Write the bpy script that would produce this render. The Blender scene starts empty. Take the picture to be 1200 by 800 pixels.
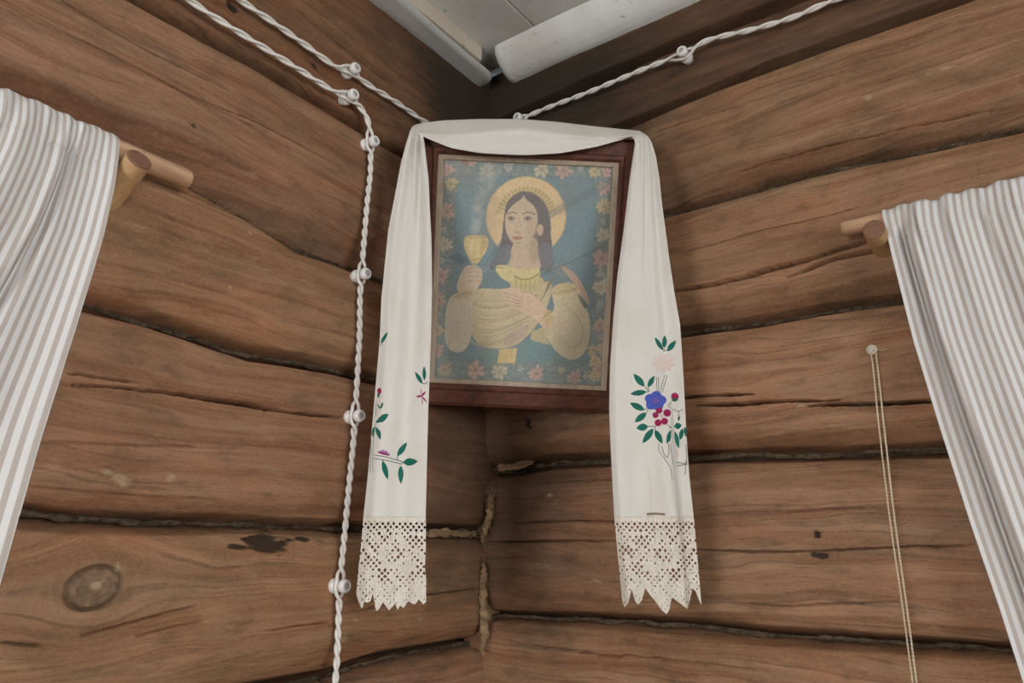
import bpy, math, random
import numpy as np
from mathutils import Vector, Matrix

random.seed(7)
RNG = np.random.default_rng(7)
SC = bpy.context.scene
COL = SC.collection

# ------------------------------------------------------------------ camera
DIST, FPX = 1.55, 859.0
PITCH, YAW = math.radians(15.7), math.radians(36.4)
CAM = np.array([DIST * math.sin(math.radians(38.45)), -DIST * math.cos(math.radians(38.45)), 1.45])
cam_data = bpy.data.cameras.new('camera')
cam_data.sensor_width = 36.0
cam_data.lens = 36.0 * FPX / 1200.0
cam_data.clip_start = 0.02
cam = bpy.data.objects.new('camera', cam_data)
cam.location = CAM
cam.rotation_euler = (math.pi / 2 + PITCH, 0, YAW)
COL.objects.link(cam)
SC.camera = cam

# ------------------------------------------------------------------ world, lights, exposure
SC.view_settings.view_transform = 'Standard'
SC.view_settings.look = 'None'
SC.view_settings.gamma = 1.0
SC.view_settings.exposure = 0.60
SC.view_settings.use_curve_mapping = False
world = bpy.data.worlds.new('sky')
SC.world = world
world.use_nodes = True
bg = world.node_tree.nodes['Background']
bg.inputs['Color'].default_value = (0.80, 0.90, 1.0, 1)
bg.inputs['Strength'].default_value = 1.2


def window_light(name, loc, rot, sx, sy, power, color=(1.0, 0.992, 0.985)):
    d = bpy.data.lights.new(name, 'AREA')
    d.shape = 'RECTANGLE'
    d.size, d.size_y = sx, sy
    d.energy = power
    d.color = color
    o = bpy.data.objects.new(name, d)
    o.location, o.rotation_euler = loc, rot
    COL.objects.link(o)


H = math.pi / 2
ROOM = 3.0            # inner width and depth of the room
CEIL = 2.57
TIP = math.radians(6)      # skylight falls in at a downward angle
window_light('daylight_left_window', (-0.42, -1.37, 1.62), (H - TIP, 0, -H), 0.95, 1.0, 62)
window_light('daylight_right_window', (1.37, 0.42, 1.62), (-H + TIP, 0, 0), 0.95, 1.0, 62)
window_light('fill_light_back', (0.52, -ROOM - 0.45, 1.85), (H - TIP, 0, 0), 1.0, 1.2, 45)  # added fill lamp behind the camera, outside the unseen back wall
window_light('fill_light_side', (ROOM + 0.45, -1.5, 1.85), (H - TIP, 0, H), 1.4, 1.2, 60)  # added fill lamp outside the unseen side wall

# ------------------------------------------------------------------ geometry helpers
FW = np.array([-math.sin(YAW) * math.cos(PITCH), math.cos(YAW) * math.cos(PITCH), math.sin(PITCH)])
RT = np.array([math.cos(YAW), math.sin(YAW), 0.0])
UP = np.cross(RT, FW)
NH = np.array([math.sin(YAW), -math.cos(YAW), 0.0])      # level direction from the corner to the camera


def ray(px, py):
    px, py = np.asarray(px, float), np.asarray(py, float)
    return FW + RT * ((px - 600) / FPX)[..., None] - UP * ((py - 400) / FPX)[..., None]


def on_left(px, py, x=0.0):
    d = ray(px, py)
    return CAM + d * ((x - CAM[0]) / d[..., 0])[..., None]


def on_right(px, py, y=0.0):
    d = ray(px, py)
    return CAM + d * ((y - CAM[1]) / d[..., 1])[..., None]


def on_front(px, py, dist):
    """point on the upright plane across the corner, dist metres in front of the corner edge"""
    d = ray(px, py)
    k = (np.asarray(dist, float) - CAM @ NH) / (d @ NH)
    return CAM + d * k[..., None]


def lin(c):
    c = np.asarray(c, float) / 255.0
    return np.where(c <= 0.04045, c / 12.92, ((c + 0.055) / 1.055) ** 2.4)


WORLD_LOC = {}


def wl(o):
    return WORLD_LOC.get(o.name, np.zeros(3)) if o else np.zeros(3)


def empty(name, loc, label=None, cat=None, group=None, kind=None, parent=None):
    o = bpy.data.objects.new(name, None)
    COL.objects.link(o)
    o.empty_display_size = 0.05
    loc = np.asarray(loc, float)
    if parent:
        o.parent = parent
    o.location = loc - wl(parent)
    WORLD_LOC[o.name] = loc
    tag(o, label, cat, group, kind)
    return o


def tag(o, label=None, cat=None, group=None, kind=None):
    if label: o['label'] = label
    if cat: o['category'] = cat
    if group: o['group'] = group
    if kind: o['kind'] = kind
    return o


def mesh_obj(name, V, F, mat, parent=None, origin=None, smooth=True, uv=None, attrs=None, local=False, sharp=None):
    """V (n,3) in world space (or local), F list of index tuples or (m,4) array"""
    V = np.asarray(V, float).reshape(-1, 3)
    base = np.zeros(3)
    if not local:
        if parent is not None:
            base = wl(parent)
        if origin is not None:
            base = np.asarray(origin, float)
        V = V - base
    me = bpy.data.meshes.new(name)
    if isinstance(F, np.ndarray):
        m, k = F.shape
        me.vertices.add(len(V)); me.vertices.foreach_set('co', V.ravel())
        me.loops.add(m * k); me.loops.foreach_set('vertex_index', F.ravel().astype(np.int32))
        me.polygons.add(m)
        me.polygons.foreach_set('loop_start', np.arange(0, m * k, k, dtype=np.int32))
        me.update(calc_edges=True)
    else:
        me.from_pydata(V.tolist(), [], F)
    n = len(me.polygons)
    me.polygons.foreach_set('use_smooth', np.full(n, bool(smooth)))
    li = np.empty(len(me.loops), np.int32); me.loops.foreach_get('vertex_index', li)
    if uv is not None:
        lay = me.uv_layers.new(name='UVMap')
        lay.data.foreach_set('uv', np.asarray(uv, float).reshape(-1, 2)[li].ravel())
    for k, a in (attrs or {}).items():
        at = me.attributes.new(k, 'FLOAT_COLOR', 'POINT')
        a = np.asarray(a, float).reshape(len(V), -1)
        if a.shape[1] == 3:
            a = np.hstack([a, np.ones((len(V), 1))])
        at.data.foreach_set('color', a.ravel())
    if sharp is not None:
        me.set_sharp_from_angle(angle=math.radians(sharp))
    if mat: me.materials.append(mat)
    me.validate()
    o = bpy.data.objects.new(name, me)
    COL.objects.link(o)
    if parent is not None:
        o.parent = parent
        if not local:
            o.location = base - wl(parent)
            WORLD_LOC[o.name] = base
        else:
            WORLD_LOC[o.name] = wl(parent)
    elif not local:
        o.location = base
        WORLD_LOC[o.name] = base
    return o


def grid_faces(n, m, wrap=False, off=0):
    i, j = np.meshgrid(np.arange(n - 1), np.arange(m if wrap else m - 1), indexing='ij')
    j2 = (j + 1) % m
    return (np.stack([i * m + j, (i + 1) * m + j, (i + 1) * m + j2, i * m + j2], -1).reshape(-1, 4) + off)


def tube(P, r, sides=8, caps=True):
    """swept tube, returns V, F(list)"""
    P = np.asarray(P, float); n = len(P)
    r = np.broadcast_to(np.asarray(r, float), (n,))
    T = np.gradient(P, axis=0); T /= np.linalg.norm(T, axis=1)[:, None] + 1e-12
    a = np.array([0, 0, 1.0]) if abs(T[0, 2]) < 0.9 else np.array([1.0, 0, 0])
    N = np.cross(T[0], a); N /= np.linalg.norm(N)
    Ns = [N]
    for i in range(1, n):
        N = Ns[-1] - T[i] * (Ns[-1] @ T[i]); N /= np.linalg.norm(N) + 1e-12
        Ns.append(N)
    Ns = np.array(Ns); B = np.cross(T, Ns)
    th = np.linspace(0, 2 * math.pi, sides, endpoint=False)
    V = P[:, None] + r[:, None, None] * (np.cos(th)[None, :, None] * Ns[:, None] + np.sin(th)[None, :, None] * B[:, None])
    F = [tuple(f) for f in grid_faces(n, sides, True)[:, ::-1]]
    if caps:
        F.append(tuple(range(sides)))
        F.append(tuple(range((n - 1) * sides, n * sides))[::-1])
    return V.reshape(-1, 3), F


def join(parts):
    V, F, o = [], [], 0
    for v, f in parts:
        V.append(np.asarray(v)); F += [tuple(int(k) + o for k in q) for q in f]; o += len(v)
    return np.vstack(V), F


def box(x0, x1, y0, y1, z0, z1, bev=0.0):
    """box with chamfered edges along its longest axis (cheap bevel)"""
    lo, hi = np.array([x0, y0, z0]), np.array([x1, y1, z1])
    if bev <= 0:
        V = np.array([[x, y, z] for x in (x0, x1) for y in (y0, y1) for z in (z0, z1)], float)
        F = [(0, 1, 3, 2), (4, 6, 7, 5), (0, 4, 5, 1), (2, 3, 7, 6), (0, 2, 6, 4), (1, 5, 7, 3)]
        return V, F
    ax = int(np.argmax(hi - lo)); a, b = [(1, 2), (2, 0), (0, 1)][ax]
    u0, u1, v0, v1 = lo[a], hi[a], lo[b], hi[b]
    sec = [(u0 + bev, v0), (u1 - bev, v0), (u1, v0 + bev), (u1, v1 - bev), (u1 - bev, v1), (u0 + bev, v1), (u0, v1 - bev), (u0, v0 + bev)]
    V = np.zeros((16, 3))
    for k, t in enumerate((lo[ax], hi[ax])):
        for i, (u, v) in enumerate(sec):
            V[k * 8 + i, ax], V[k * 8 + i, a], V[k * 8 + i, b] = t, u, v
    F = [(i, (i + 1) % 8, 8 + (i + 1) % 8, 8 + i) for i in range(8)] + [tuple(range(8))[::-1], tuple(range(8, 16))]
    return V, F


def lathe(profile, sides=20, axis='x'):
    """profile [(along, radius)], closed at both ends; revolve about +x"""
    n = len(profile)
    th = np.linspace(0, 2 * math.pi, sides, endpoint=False)
    V = np.array([[a, r * math.cos(t), r * math.sin(t)] for a, r in profile for t in th])
    F = [tuple(f) for f in grid_faces(n, sides, True)]
    F.append(tuple(range(sides))); F.append(tuple(range((n - 1) * sides, n * sides))[::-1])
    F = [f[::-1] for f in F]
    return V, F


def vnoise(x, y, seed=0):
    """smooth 2D value noise in -1..1 (numpy)"""
    x, y = np.asarray(x, float), np.asarray(y, float)
    xi, yi = np.floor(x).astype(np.int64), np.floor(y).astype(np.int64)
    fx, fy = x - xi, y - yi
    seed = int(seed)
    fx, fy = fx * fx * (3 - 2 * fx), fy * fy * (3 - 2 * fy)

    def h(a, b):
        v = (a * 374761393 + b * 668265263 + seed * 974711) & 0x7fffffff
        v = ((v ^ (v >> 13)) * 1274126177) & 0x7fffffff
        return ((v ^ (v >> 16)) & 0xffff) / 32767.5 - 1
    a = h(xi, yi) * (1 - fx) + h(xi + 1, yi) * fx
    b = h(xi, yi + 1) * (1 - fx) + h(xi + 1, yi + 1) * fx
    return a * (1 - fy) + b * fy


def fbm(x, y, seed=0, oct=4):
    s, a, t = 0, 1.0, 0
    for k in range(oct):
        s = s + a * vnoise(x * 2 ** k, y * 2 ** k, seed + k); t += a; a *= 0.5
    return s / t


def smooth(x):
    x = np.clip(x, 0, 1)
    return x * x * (3 - 2 * x)


# ------------------------------------------------------------------ materials
class NT:
    def __init__(self, name):
        self.m = bpy.data.materials.new(name); self.m.use_nodes = True
        self.t = self.m.node_tree; self.n = self.t.nodes; self.l = self.t.links
        self.b = self.n['Principled BSDF']

    def node(self, typ, ins=None, **kw):
        x = self.n.new(typ)
        for k, v in kw.items(): setattr(x, k, v)
        for k, v in (ins or {}).items():
            self.set(x.inputs[k], v)
        return x

    def set(self, sock, v):
        if isinstance(v, bpy.types.NodeSocket): self.l.new(v, sock)
        elif isinstance(v, (tuple, list)) and sock.type == 'RGBA' and len(v) == 3: sock.default_value = (*v, 1)
        else: sock.default_value = v

    def math(self, op, a, b=0.0, c=0.0, clamp=False):
        x = self.node('ShaderNodeMath', {0: a, 1: b, 2: c}, operation=op); x.use_clamp = clamp
        return x.outputs[0]

    def ramp(self, fac, stops):
        x = self.node('ShaderNodeValToRGB', {'Fac': fac})
        e = x.color_ramp.elements
        while len(e) < len(stops): e.new(0.5)
        for q, (p, c) in zip(e, stops):
            q.position = p; q.color = (*c, 1) if len(c) == 3 else c
        return x.outputs['Color']

    def maprange(self, v, a, b, c=0.0, d=1.0):
        x = self.node('ShaderNodeMapRange', {'Value': v, 'From Min': a, 'From Max': b, 'To Min': c, 'To Max': d})
        return x.outputs[0]

    def mix(self, fac, a, b, blend='MIX'):
        x = self.node('ShaderNodeMix', data_type='RGBA', blend_type=blend)
        self.set(x.inputs[0], fac); self.set(x.inputs[6], a); self.set(x.inputs[7], b)
        return x.outputs[2]

    def noise(self, vec, scale=1.0, detail=3.0, rough=0.5, dist=0.0):
        x = self.node('ShaderNodeTexNoise', {'Vector': vec, 'Scale': scale, 'Detail': detail, 'Roughness': rough, 'Distortion': dist})
        return x.outputs['Fac']

    def vec(self, x, y, z=0.0):
        return self.node('ShaderNodeCombineXYZ', {0: x, 1: y, 2: z}).outputs[0]

    def bump(self, h, strength=0.3, dist=0.002):
        x = self.node('ShaderNodeBump', {'Height': h, 'Strength': strength, 'Distance': dist})
        self.l.new(x.outputs[0], self.b.inputs['Normal'])

    def out(self, color=None, rough=None, **kw):
        if color is not None: self.set(self.b.inputs['Base Color'], color)
        if rough is not None: self.set(self.b.inputs['Roughness'], rough)
        for k, v in kw.items(): self.set(self.b.inputs[k], v)
        return self.m


def wood_log_material():
    w = NT('old_log_wood')
    uv = w.node('ShaderNodeUVMap', uv_map='UVMap')
    sx = w.node('ShaderNodeSeparateXYZ', {0: uv.outputs[0]})
    s, z = sx.outputs[0], sx.outputs[1]
    info = w.node('ShaderNodeObjectInfo')
    mark = w.node('ShaderNodeAttribute', attribute_name='mark')
    ms = w.node('ShaderNodeSeparateColor', {0: mark.outputs['Color']})
    # slow warp so that the grain runs in long cathedral figures
    warp = w.noise(w.vec(w.math('MULTIPLY', s, 2.2), w.math('MULTIPLY', z, 9.0)), 1.0, 2.0)
    warp2 = w.noise(w.vec(w.math('MULTIPLY', s, 9.0), w.math('MULTIPLY', z, 30.0), 4.0), 1.0, 2.0)
    g = w.math('ADD', w.math('MULTIPLY_ADD', warp, 0.075, z), w.math('MULTIPLY', warp2, 0.012))
    rings = w.noise(w.vec(w.math('MULTIPLY', s, 0.9), w.math('MULTIPLY', g, 62.0), 2.0), 1.0, 3.0, 0.55)
    fib = w.noise(w.vec(w.math('MULTIPLY', s, 9.0), w.math('MULTIPLY', g, 420.0), 7.0), 1.0, 3.0, 0.6)
    streak = w.noise(w.vec(w.math('MULTIPLY', s, 3.5), w.math('MULTIPLY', z, 26.0), 11.0), 1.0, 4.0, 0.6)
    patch = w.noise(w.vec(w.math('MULTIPLY', s, 6.0), w.math('MULTIPLY', z, 13.0), 15.0), 1.0, 4.0, 0.6)
    fine = w.noise(w.vec(w.math('MULTIPLY', s, 160.0), w.math('MULTIPLY', z, 260.0), 3.0), 1.0, 2.0, 0.6)
    base = w.ramp(rings, [(0.25, (0.145, 0.072, 0.040)), (0.42, (0.230, 0.127, 0.076)), (0.58, (0.300, 0.178, 0.112)), (0.78, (0.385, 0.252, 0.168))])
    base = w.mix(w.maprange(fib, 0.30, 0.52, 0.50, 0.0), base, (0.120, 0.064, 0.037))
    line = w.noise(w.vec(w.math('MULTIPLY', s, 2.0), w.math('MULTIPLY', g, 190.0), 31.0), 1.0, 2.0, 0.5)
    base = w.mix(w.math('MULTIPLY', w.maprange(line, 0.43, 0.34, 0.0, 0.75), w.maprange(streak, 0.36, 0.56, 0.15, 1.0)), base, (0.085, 0.042, 0.024))
    # grey weathering and reddish stain in long smears
    base = w.mix(w.maprange(streak, 0.45, 0.70, 0.0, 0.60), base, (0.300, 0.225, 0.158))
    base = w.mix(w.maprange(patch, 0.50, 0.70, 0.0, 0.60), base, (0.150, 0.106, 0.064))
    base = w.mix(w.maprange(patch, 0.46, 0.27, 0.0, 0.55), base, (0.330, 0.155, 0.090))
    # pale dust and scuffs, beetle holes
    sc = w.noise(w.vec(w.math('MULTIPLY', s, 34.0), w.math('MULTIPLY', z, 70.0), 21.0), 1.0, 4.0, 0.65)
    base = w.mix(w.maprange(sc, 0.70, 0.80, 0.0, 0.55), base, (0.46, 0.35, 0.24))
    vor = w.node('ShaderNodeTexVoronoi', {'Vector': w.vec(w.math('MULTIPLY', s, 34.0), w.math('MULTIPLY', z, 34.0)), 'Scale': 1.0}, voronoi_dimensions='2D')
    hole = w.math('LESS_THAN', vor.outputs['Distance'], 0.032)
    hole = w.math('MULTIPLY', hole, w.math('GREATER_THAN', patch, 0.60))
    base = w.mix(w.math('MULTIPLY', hole, 0.85), base, (0.025, 0.016, 0.010))
    base = w.mix(w.maprange(fine, 0.4, 0.7, 0.0, 0.18), base, (0.42, 0.30, 0.20))
    grime = w.noise(w.vec(w.math('MULTIPLY', s, 14.0), w.math('MULTIPLY', z, 34.0), 41.0), 1.0, 5.0, 0.7)
    base = w.mix(w.maprange(grime, 0.52, 0.70, 0.0, 0.62), base, (0.105, 0.078, 0.048))
    base = w.mix(w.maprange(grime, 0.44, 0.30, 0.0, 0.45), base, (0.400, 0.285, 0.200))
    speck = w.noise(w.vec(w.math('MULTIPLY', s, 210.0), w.math('MULTIPLY', z, 420.0), 9.0), 1.0, 2.0, 0.6)
    base = w.mix(w.maprange(speck, 0.58, 0.74, 0.0, 0.40), base, (0.070, 0.042, 0.026))
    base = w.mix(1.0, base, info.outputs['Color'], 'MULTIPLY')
    base = w.mix(1.0, base, (1.06, 0.975, 0.89), 'MULTIPLY')
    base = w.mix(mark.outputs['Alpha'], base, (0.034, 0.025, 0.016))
    # knots, char and resin have their own colour
    kn = w.noise(w.node('ShaderNodeTexCoord').outputs['Object'], 75.0, 4.0, 0.6)
    kcol = w.ramp(kn, [(0.35, (0.10, 0.065, 0.042)), (0.55, (0.21, 0.145, 0.095)), (0.75, (0.36, 0.27, 0.17))])
    base = w.mix(ms.outputs[0], base, kcol)
    base = w.mix(ms.outputs[1], base, (0.016, 0.012, 0.009))
    base = w.mix(ms.outputs[2], base, (0.50, 0.40, 0.25))
    hgt = w.math('ADD', w.math('MULTIPLY', rings, 0.5), w.math('MULTIPLY_ADD', fib, 0.6, w.math('MULTIPLY', fine, 0.35)))
    hgt = w.math('SUBTRACT', hgt, w.math('MULTIPLY', hole, 1.2))
    w.bump(w.math('ADD', hgt, w.math('MULTIPLY', line, 0.6)), 0.50, 0.0022)
    return w.out(base, 0.68, **{'Specular IOR Level': 0.28})


def simple_wood(name, c0, c1, axis='x', rough=0.6, scale=1.0, spec=0.3, bump=0.3):
    w = NT(name)
    co = w.node('ShaderNodeTexCoord').outputs['Object']
    sp = w.node('ShaderNodeSeparateXYZ', {0: co})
    k = {'x': (6, 90, 90), 'y': (90, 6, 90), 'z': (90, 90, 6)}[axis]
    v = w.vec(*[w.math('MULTIPLY', sp.outputs[i], k[i] * scale) for i in range(3)])
    n1 = w.noise(v, 1.0, 4.0, 0.6, 0.3)
    n2 = w.noise(co, 14.0, 3.0)
    c = w.ramp(n1, [(0.3, c0), (0.7, c1)])
    c = w.mix(w.maprange(n2, 0.45, 0.75, 0, 0.45), c, tuple(np.array(c0) * 0.75))
    w.bump(n1, bump, 0.001)
    return w.out(c, rough, **{'Specular IOR Level': spec})


def paint_material():
    w = NT('old_white_paint')
    co = w.node('ShaderNodeTexCoord').outputs['Object']
    n = w.noise(co, 9.0, 5.0, 0.6); n2 = w.noise(co, 55.0, 4.0, 0.65); n3 = w.noise(co, 3.5, 3.0)
    c = w.mix(w.maprange(n, 0.4, 0.7), (0.72, 0.72, 0.68), (0.80, 0.81, 0.79))
    c = w.mix(w.maprange(n3, 0.50, 0.7, 0, 0.55), c, (0.52, 0.46, 0.37))
    c = w.mix(w.maprange(n2, 0.66, 0.72, 0, 0.7), c, (0.25, 0.23, 0.20))
    vor = w.node('ShaderNodeTexVoronoi', {'Vector': co, 'Scale': 42.0}, feature='DISTANCE_TO_EDGE')
    cr = w.math('MULTIPLY', w.math('LESS_THAN', vor.outputs['Distance'], 0.02), w.maprange(n2, 0.58, 0.64))
    c = w.mix(w.math('MULTIPLY', cr, 0.6), c, (0.18, 0.17, 0.15))
    info = w.node('ShaderNodeObjectInfo')
    c = w.mix(1.0, c, info.outputs['Color'], 'MULTIPLY')
    w.bump(w.math('ADD', n2, n), 0.35, 0.002)
    return w.out(c, 0.55)


def linen(name, col, yell=(0.66, 0.60, 0.48), trans=0.12):
    w = NT(name)
    uv = w.node('ShaderNodeUVMap', uv_map='UVMap').outputs[0]
    sp = w.node('ShaderNodeSeparateXYZ', {0: uv})
    wx = w.math('SINE', w.math('MULTIPLY', sp.outputs[0], 5200.0)); wy = w.math('SINE', w.math('MULTIPLY', sp.outputs[1], 5200.0))
    weave = w.math('MULTIPLY', wx, wy)
    slub = w.noise(w.vec(w.math('MULTIPLY', sp.outputs[0], 900.0), w.math('MULTIPLY', sp.outputs[1], 40.0)), 1.0, 2.0)
    slub2 = w.noise(w.vec(w.math('MULTIPLY', sp.outputs[0], 40.0), w.math('MULTIPLY', sp.outputs[1], 900.0), 5.0), 1.0, 2.0)
    age = w.noise(w.vec(w.math('MULTIPLY', sp.outputs[0], 11.0), w.math('MULTIPLY', sp.outputs[1], 8.0)), 1.0, 4.0)
    c = w.mix(w.maprange(slub, 0.35, 0.7, 0, 0.35), col, tuple(np.array(col) * 0.86))
    c = w.mix(w.maprange(slub2, 0.4, 0.75, 0, 0.25), c, tuple(np.array(col) * 0.84))
    c = w.mix(w.maprange(age, 0.50, 0.78, 0, 0.50), c, yell)
    w.bump(w.math('ADD', w.math('MULTIPLY', weave, 0.3), w.math('ADD', slub, slub2)), 0.22, 0.0008)
    w.out(c, 0.9, **{'Specular IOR Level': 0.1})
    tr = w.node('ShaderNodeBsdfTranslucent', {'Color': c})
    mx = w.node('ShaderNodeMixShader', {0: trans, 1: w.b.outputs[0], 2: tr.outputs[0]})
    w.l.new(mx.outputs[0], w.n['Material Output'].inputs[0])
    return w.m


def stripe_cloth():
    w = NT('striped_linen')
    uv = w.node('ShaderNodeUVMap', uv_map='UVMap').outputs[0]
    sp = w.node('ShaderNodeSeparateXYZ', {0: uv})
    wob = w.noise(w.vec(w.math('MULTIPLY', sp.outputs[0], 400.0), w.math('MULTIPLY', sp.outputs[1], 900.0)), 1.0, 1.0)
    f = w.math('FRACT', w.math('DIVIDE', w.math('MULTIPLY_ADD', wob, 0.0007, sp.outputs[0]), 0.0192))
    st = w.math('MULTIPLY', w.maprange(f, 0.50, 0.54), w.maprange(f, 1.0, 0.96))
    th = w.noise(w.vec(w.math('MULTIPLY', sp.outputs[0], 1500.0), w.math('MULTIPLY', sp.outputs[1], 60.0)), 1.0, 2.0)
    th2 = w.noise(w.vec(w.math('MULTIPLY', sp.outputs[0], 60.0), w.math('MULTIPLY', sp.outputs[1], 1500.0)), 1.0, 2.0)
    white = w.mix(w.maprange(th, 0.4, 0.7, 0, 0.3), (0.87, 0.875, 0.88), (0.80, 0.80, 0.80))
    beige = w.mix(w.maprange(th2, 0.35, 0.7, 0, 0.7), (0.565, 0.515, 0.475), (0.635, 0.59, 0.55))
    c = w.mix(st, white, beige)
    w.bump(w.math('ADD', th, th2), 0.2, 0.0007)
    w.out(c, 0.9, **{'Specular IOR Level': 0.08})
    tr = w.node('ShaderNodeBsdfTranslucent', {'Color': c})
    mx = w.node('ShaderNodeMixShader', {0: 0.22, 1: w.b.outputs[0], 2: tr.outputs[0]})
    w.l.new(mx.outputs[0], w.n['Material Output'].inputs[0])
    return w.m


def plain(name, col, rough=0.6, var=0.15, scale=60.0, bump=0.0, **kw):
    w = NT(name)
    co = w.node('ShaderNodeTexCoord').outputs['Object']
    n = w.noise(co, scale, 3.0)
    c = w.mix(w.maprange(n, 0.3, 0.7), tuple(np.array(col) * (1 - var)), tuple(np.minimum(np.array(col) * (1 + var), 1)))
    if bump: w.bump(n, bump, 0.001)
    return w.out(c, rough, **kw)


def glass_material():
    w = NT('thin_glass')
    tr = w.node('ShaderNodeBsdfTransparent', {'Color': (0.97, 0.97, 0.97)})
    gl = w.node('ShaderNodeBsdfGlossy', {'Color': (1.0, 1.0, 1.0), 'Roughness': 0.04})
    fr = w.node('ShaderNodeFresnel', {'IOR': 1.45})
    mx = w.node('ShaderNodeMixShader', {0: fr.outputs[0], 1: tr.outputs[0], 2: gl.outputs[0]})
    w.l.new(mx.outputs[0], w.n['Material Output'].inputs[0])
    return w.m


def print_material():
    w = NT('faded_colour_print')
    a = w.node('ShaderNodeAttribute', attribute_name='print')
    co = w.node('ShaderNodeTexCoord').outputs['Object']
    n = w.noise(co, 300.0, 3.0); n2 = w.noise(co, 18.0, 3.0)
    c = w.mix(w.maprange(n, 0.4, 0.75, 0, 0.16), a.outputs['Color'], (0.40, 0.38, 0.35))
    c = w.mix(w.maprange(n2, 0.5, 0.8, 0, 0.2), c, (0.34, 0.31, 0.27))
    return w.out(c, 0.8, **{'Specular IOR Level': 0.1})


def thread_material(name, col):
    w = NT(name)
    uv = w.node('ShaderNodeUVMap', uv_map='UVMap').outputs[0]
    sp = w.node('ShaderNodeSeparateXYZ', {0: uv})
    st = w.math('SINE', w.math('MULTIPLY', w.math('ADD', sp.outputs[0], sp.outputs[1]), 4200.0))
    n = w.noise(uv, 300.0, 2.0)
    c = w.mix(w.maprange(st, -0.2, 0.9, 0, 0.5), col, tuple(np.array(col) * 0.55))
    c = w.mix(w.maprange(n, 0.45, 0.75, 0, 0.3), c, tuple(np.minimum(np.array(col) * 1.5 + 0.02, 1)))
    w.bump(st, 0.4, 0.0006)
    return w.out(c, 0.55, **{'Specular IOR Level': 0.3})


M_LOG = wood_log_material()
M_PAINT = paint_material()
M_CHINK = plain('dry_moss_chinking', (0.095, 0.068, 0.040), 0.95, 0.6, 120.0, 0.8)
M_TOW = plain('flax_tow', (0.34, 0.235, 0.13), 0.95, 0.35, 130.0, 0.6)
M_LINEN = linen('towel_linen', (0.80, 0.785, 0.735))
M_LACE = linen('crochet_cotton', (0.78, 0.74, 0.655), trans=0.05)
M_STRIPE = stripe_cloth()
M_FRAME = simple_wood('dark_red_frame_wood', (0.060, 0.024, 0.015), (0.150, 0.055, 0.033), 'x', 0.5)
M_LINER = simple_wood('faded_gilt_liner', (0.33, 0.26, 0.19), (0.45, 0.37, 0.28), 'z', 0.6)
M_PRINT = print_material()
M_GLASS = glass_material()
M_PORC = plain('white_porcelain', (0.84, 0.84, 0.83), 0.22, 0.03, 40.0)
M_CABLE = plain('white_braided_cable', (0.80, 0.79, 0.75), 0.65, 0.06, 700.0, 0.3)
M_STEEL = plain('dull_steel', (0.46, 0.46, 0.45), 0.5, 0.2, 200.0, 0.0, Metallic=0.2)
M_CORD = plain('natural_twine', (0.62, 0.53, 0.38), 0.85, 0.2, 500.0, 0.5)
M_ROD = simple_wood('raw_birch_rod', (0.40, 0.235, 0.135), (0.66, 0.44, 0.28), 'x', 0.6, 1.2)
M_PEG = simple_wood('raw_peg_wood', (0.44, 0.26, 0.125), (0.62, 0.41, 0.21), 'x', 0.6, 1.2)
M_PEGEND = simple_wood('peg_end_grain', (0.17, 0.085, 0.05), (0.26, 0.145, 0.09), 'x', 0.7, 2.0)
M_FLOOR = simple_wood('floor_boards', (0.36, 0.29, 0.22), (0.48, 0.40, 0.31), 'y', 0.5)
M_BACKLOG = simple_wood('far_log_wood', (0.20, 0.125, 0.08), (0.31, 0.205, 0.14), 'x', 0.7, 0.5)  # far-wall logs, plain brown wood with simpler grain
M_BACKLOGY = simple_wood('far_log_wood_cross', (0.20, 0.125, 0.08), (0.31, 0.205, 0.14), 'y', 0.7, 0.5)
M_SASH = plain('painted_sash', (0.75, 0.75, 0.72), 0.5, 0.08, 20.0)
M_GREEN = thread_material('green_thread', (0.004, 0.150, 0.105))
M_BLUE = thread_material('blue_thread', (0.075, 0.115, 0.52))
M_VIOLET = thread_material('violet_thread', (0.23, 0.13, 0.50))
M_CRIMSON = thread_material('crimson_thread', (0.33, 0.010, 0.085))
M_PINK = thread_material('pink_thread', (0.62, 0.22, 0.40))
M_PALEPINK = thread_material('pale_pink_thread', (0.80, 0.66, 0.60))
M_DARKTHREAD = thread_material('dark_green_thread', (0.035, 0.085, 0.070))
M_HEM = thread_material('brown_hem_thread', (0.30, 0.24, 0.17))

# ------------------------------------------------------------------ log walls
WIN = 1.02            # the window opening starts this far from the corner
WIN2 = 1.72
WZ0, WZ1 = 0.95, 1.86
SIDE = {'L': dict(pt=on_left, s=lambda P: -P[..., 1]), 'R': dict(pt=on_right, s=lambda P: P[..., 0])}


def wall_xyz(side, s, z, d):
    """s along the wall from the corner, z height, d out of the wall into the room"""
    return np.stack([d, -s, z], -1) if side == 'L' else np.stack([s, -d, z], -1)


def px_line(side, pts):
    pts = np.array(pts, float)
    P = SIDE[side]['pt'](pts[:, 0], pts[:, 1])
    s = SIDE[side]['s'](P); o = np.argsort(s)
    return s[o], P[o, 2]


def joint(side, pts, z_far=None):
    s, z = px_line(side, pts)
    zf = z_far if z_far is not None else z.mean()
    return lambda q: np.interp(q, np.r_[-0.2, s, s[-1] + 0.5], np.r_[z[0], z, zf])


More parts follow.
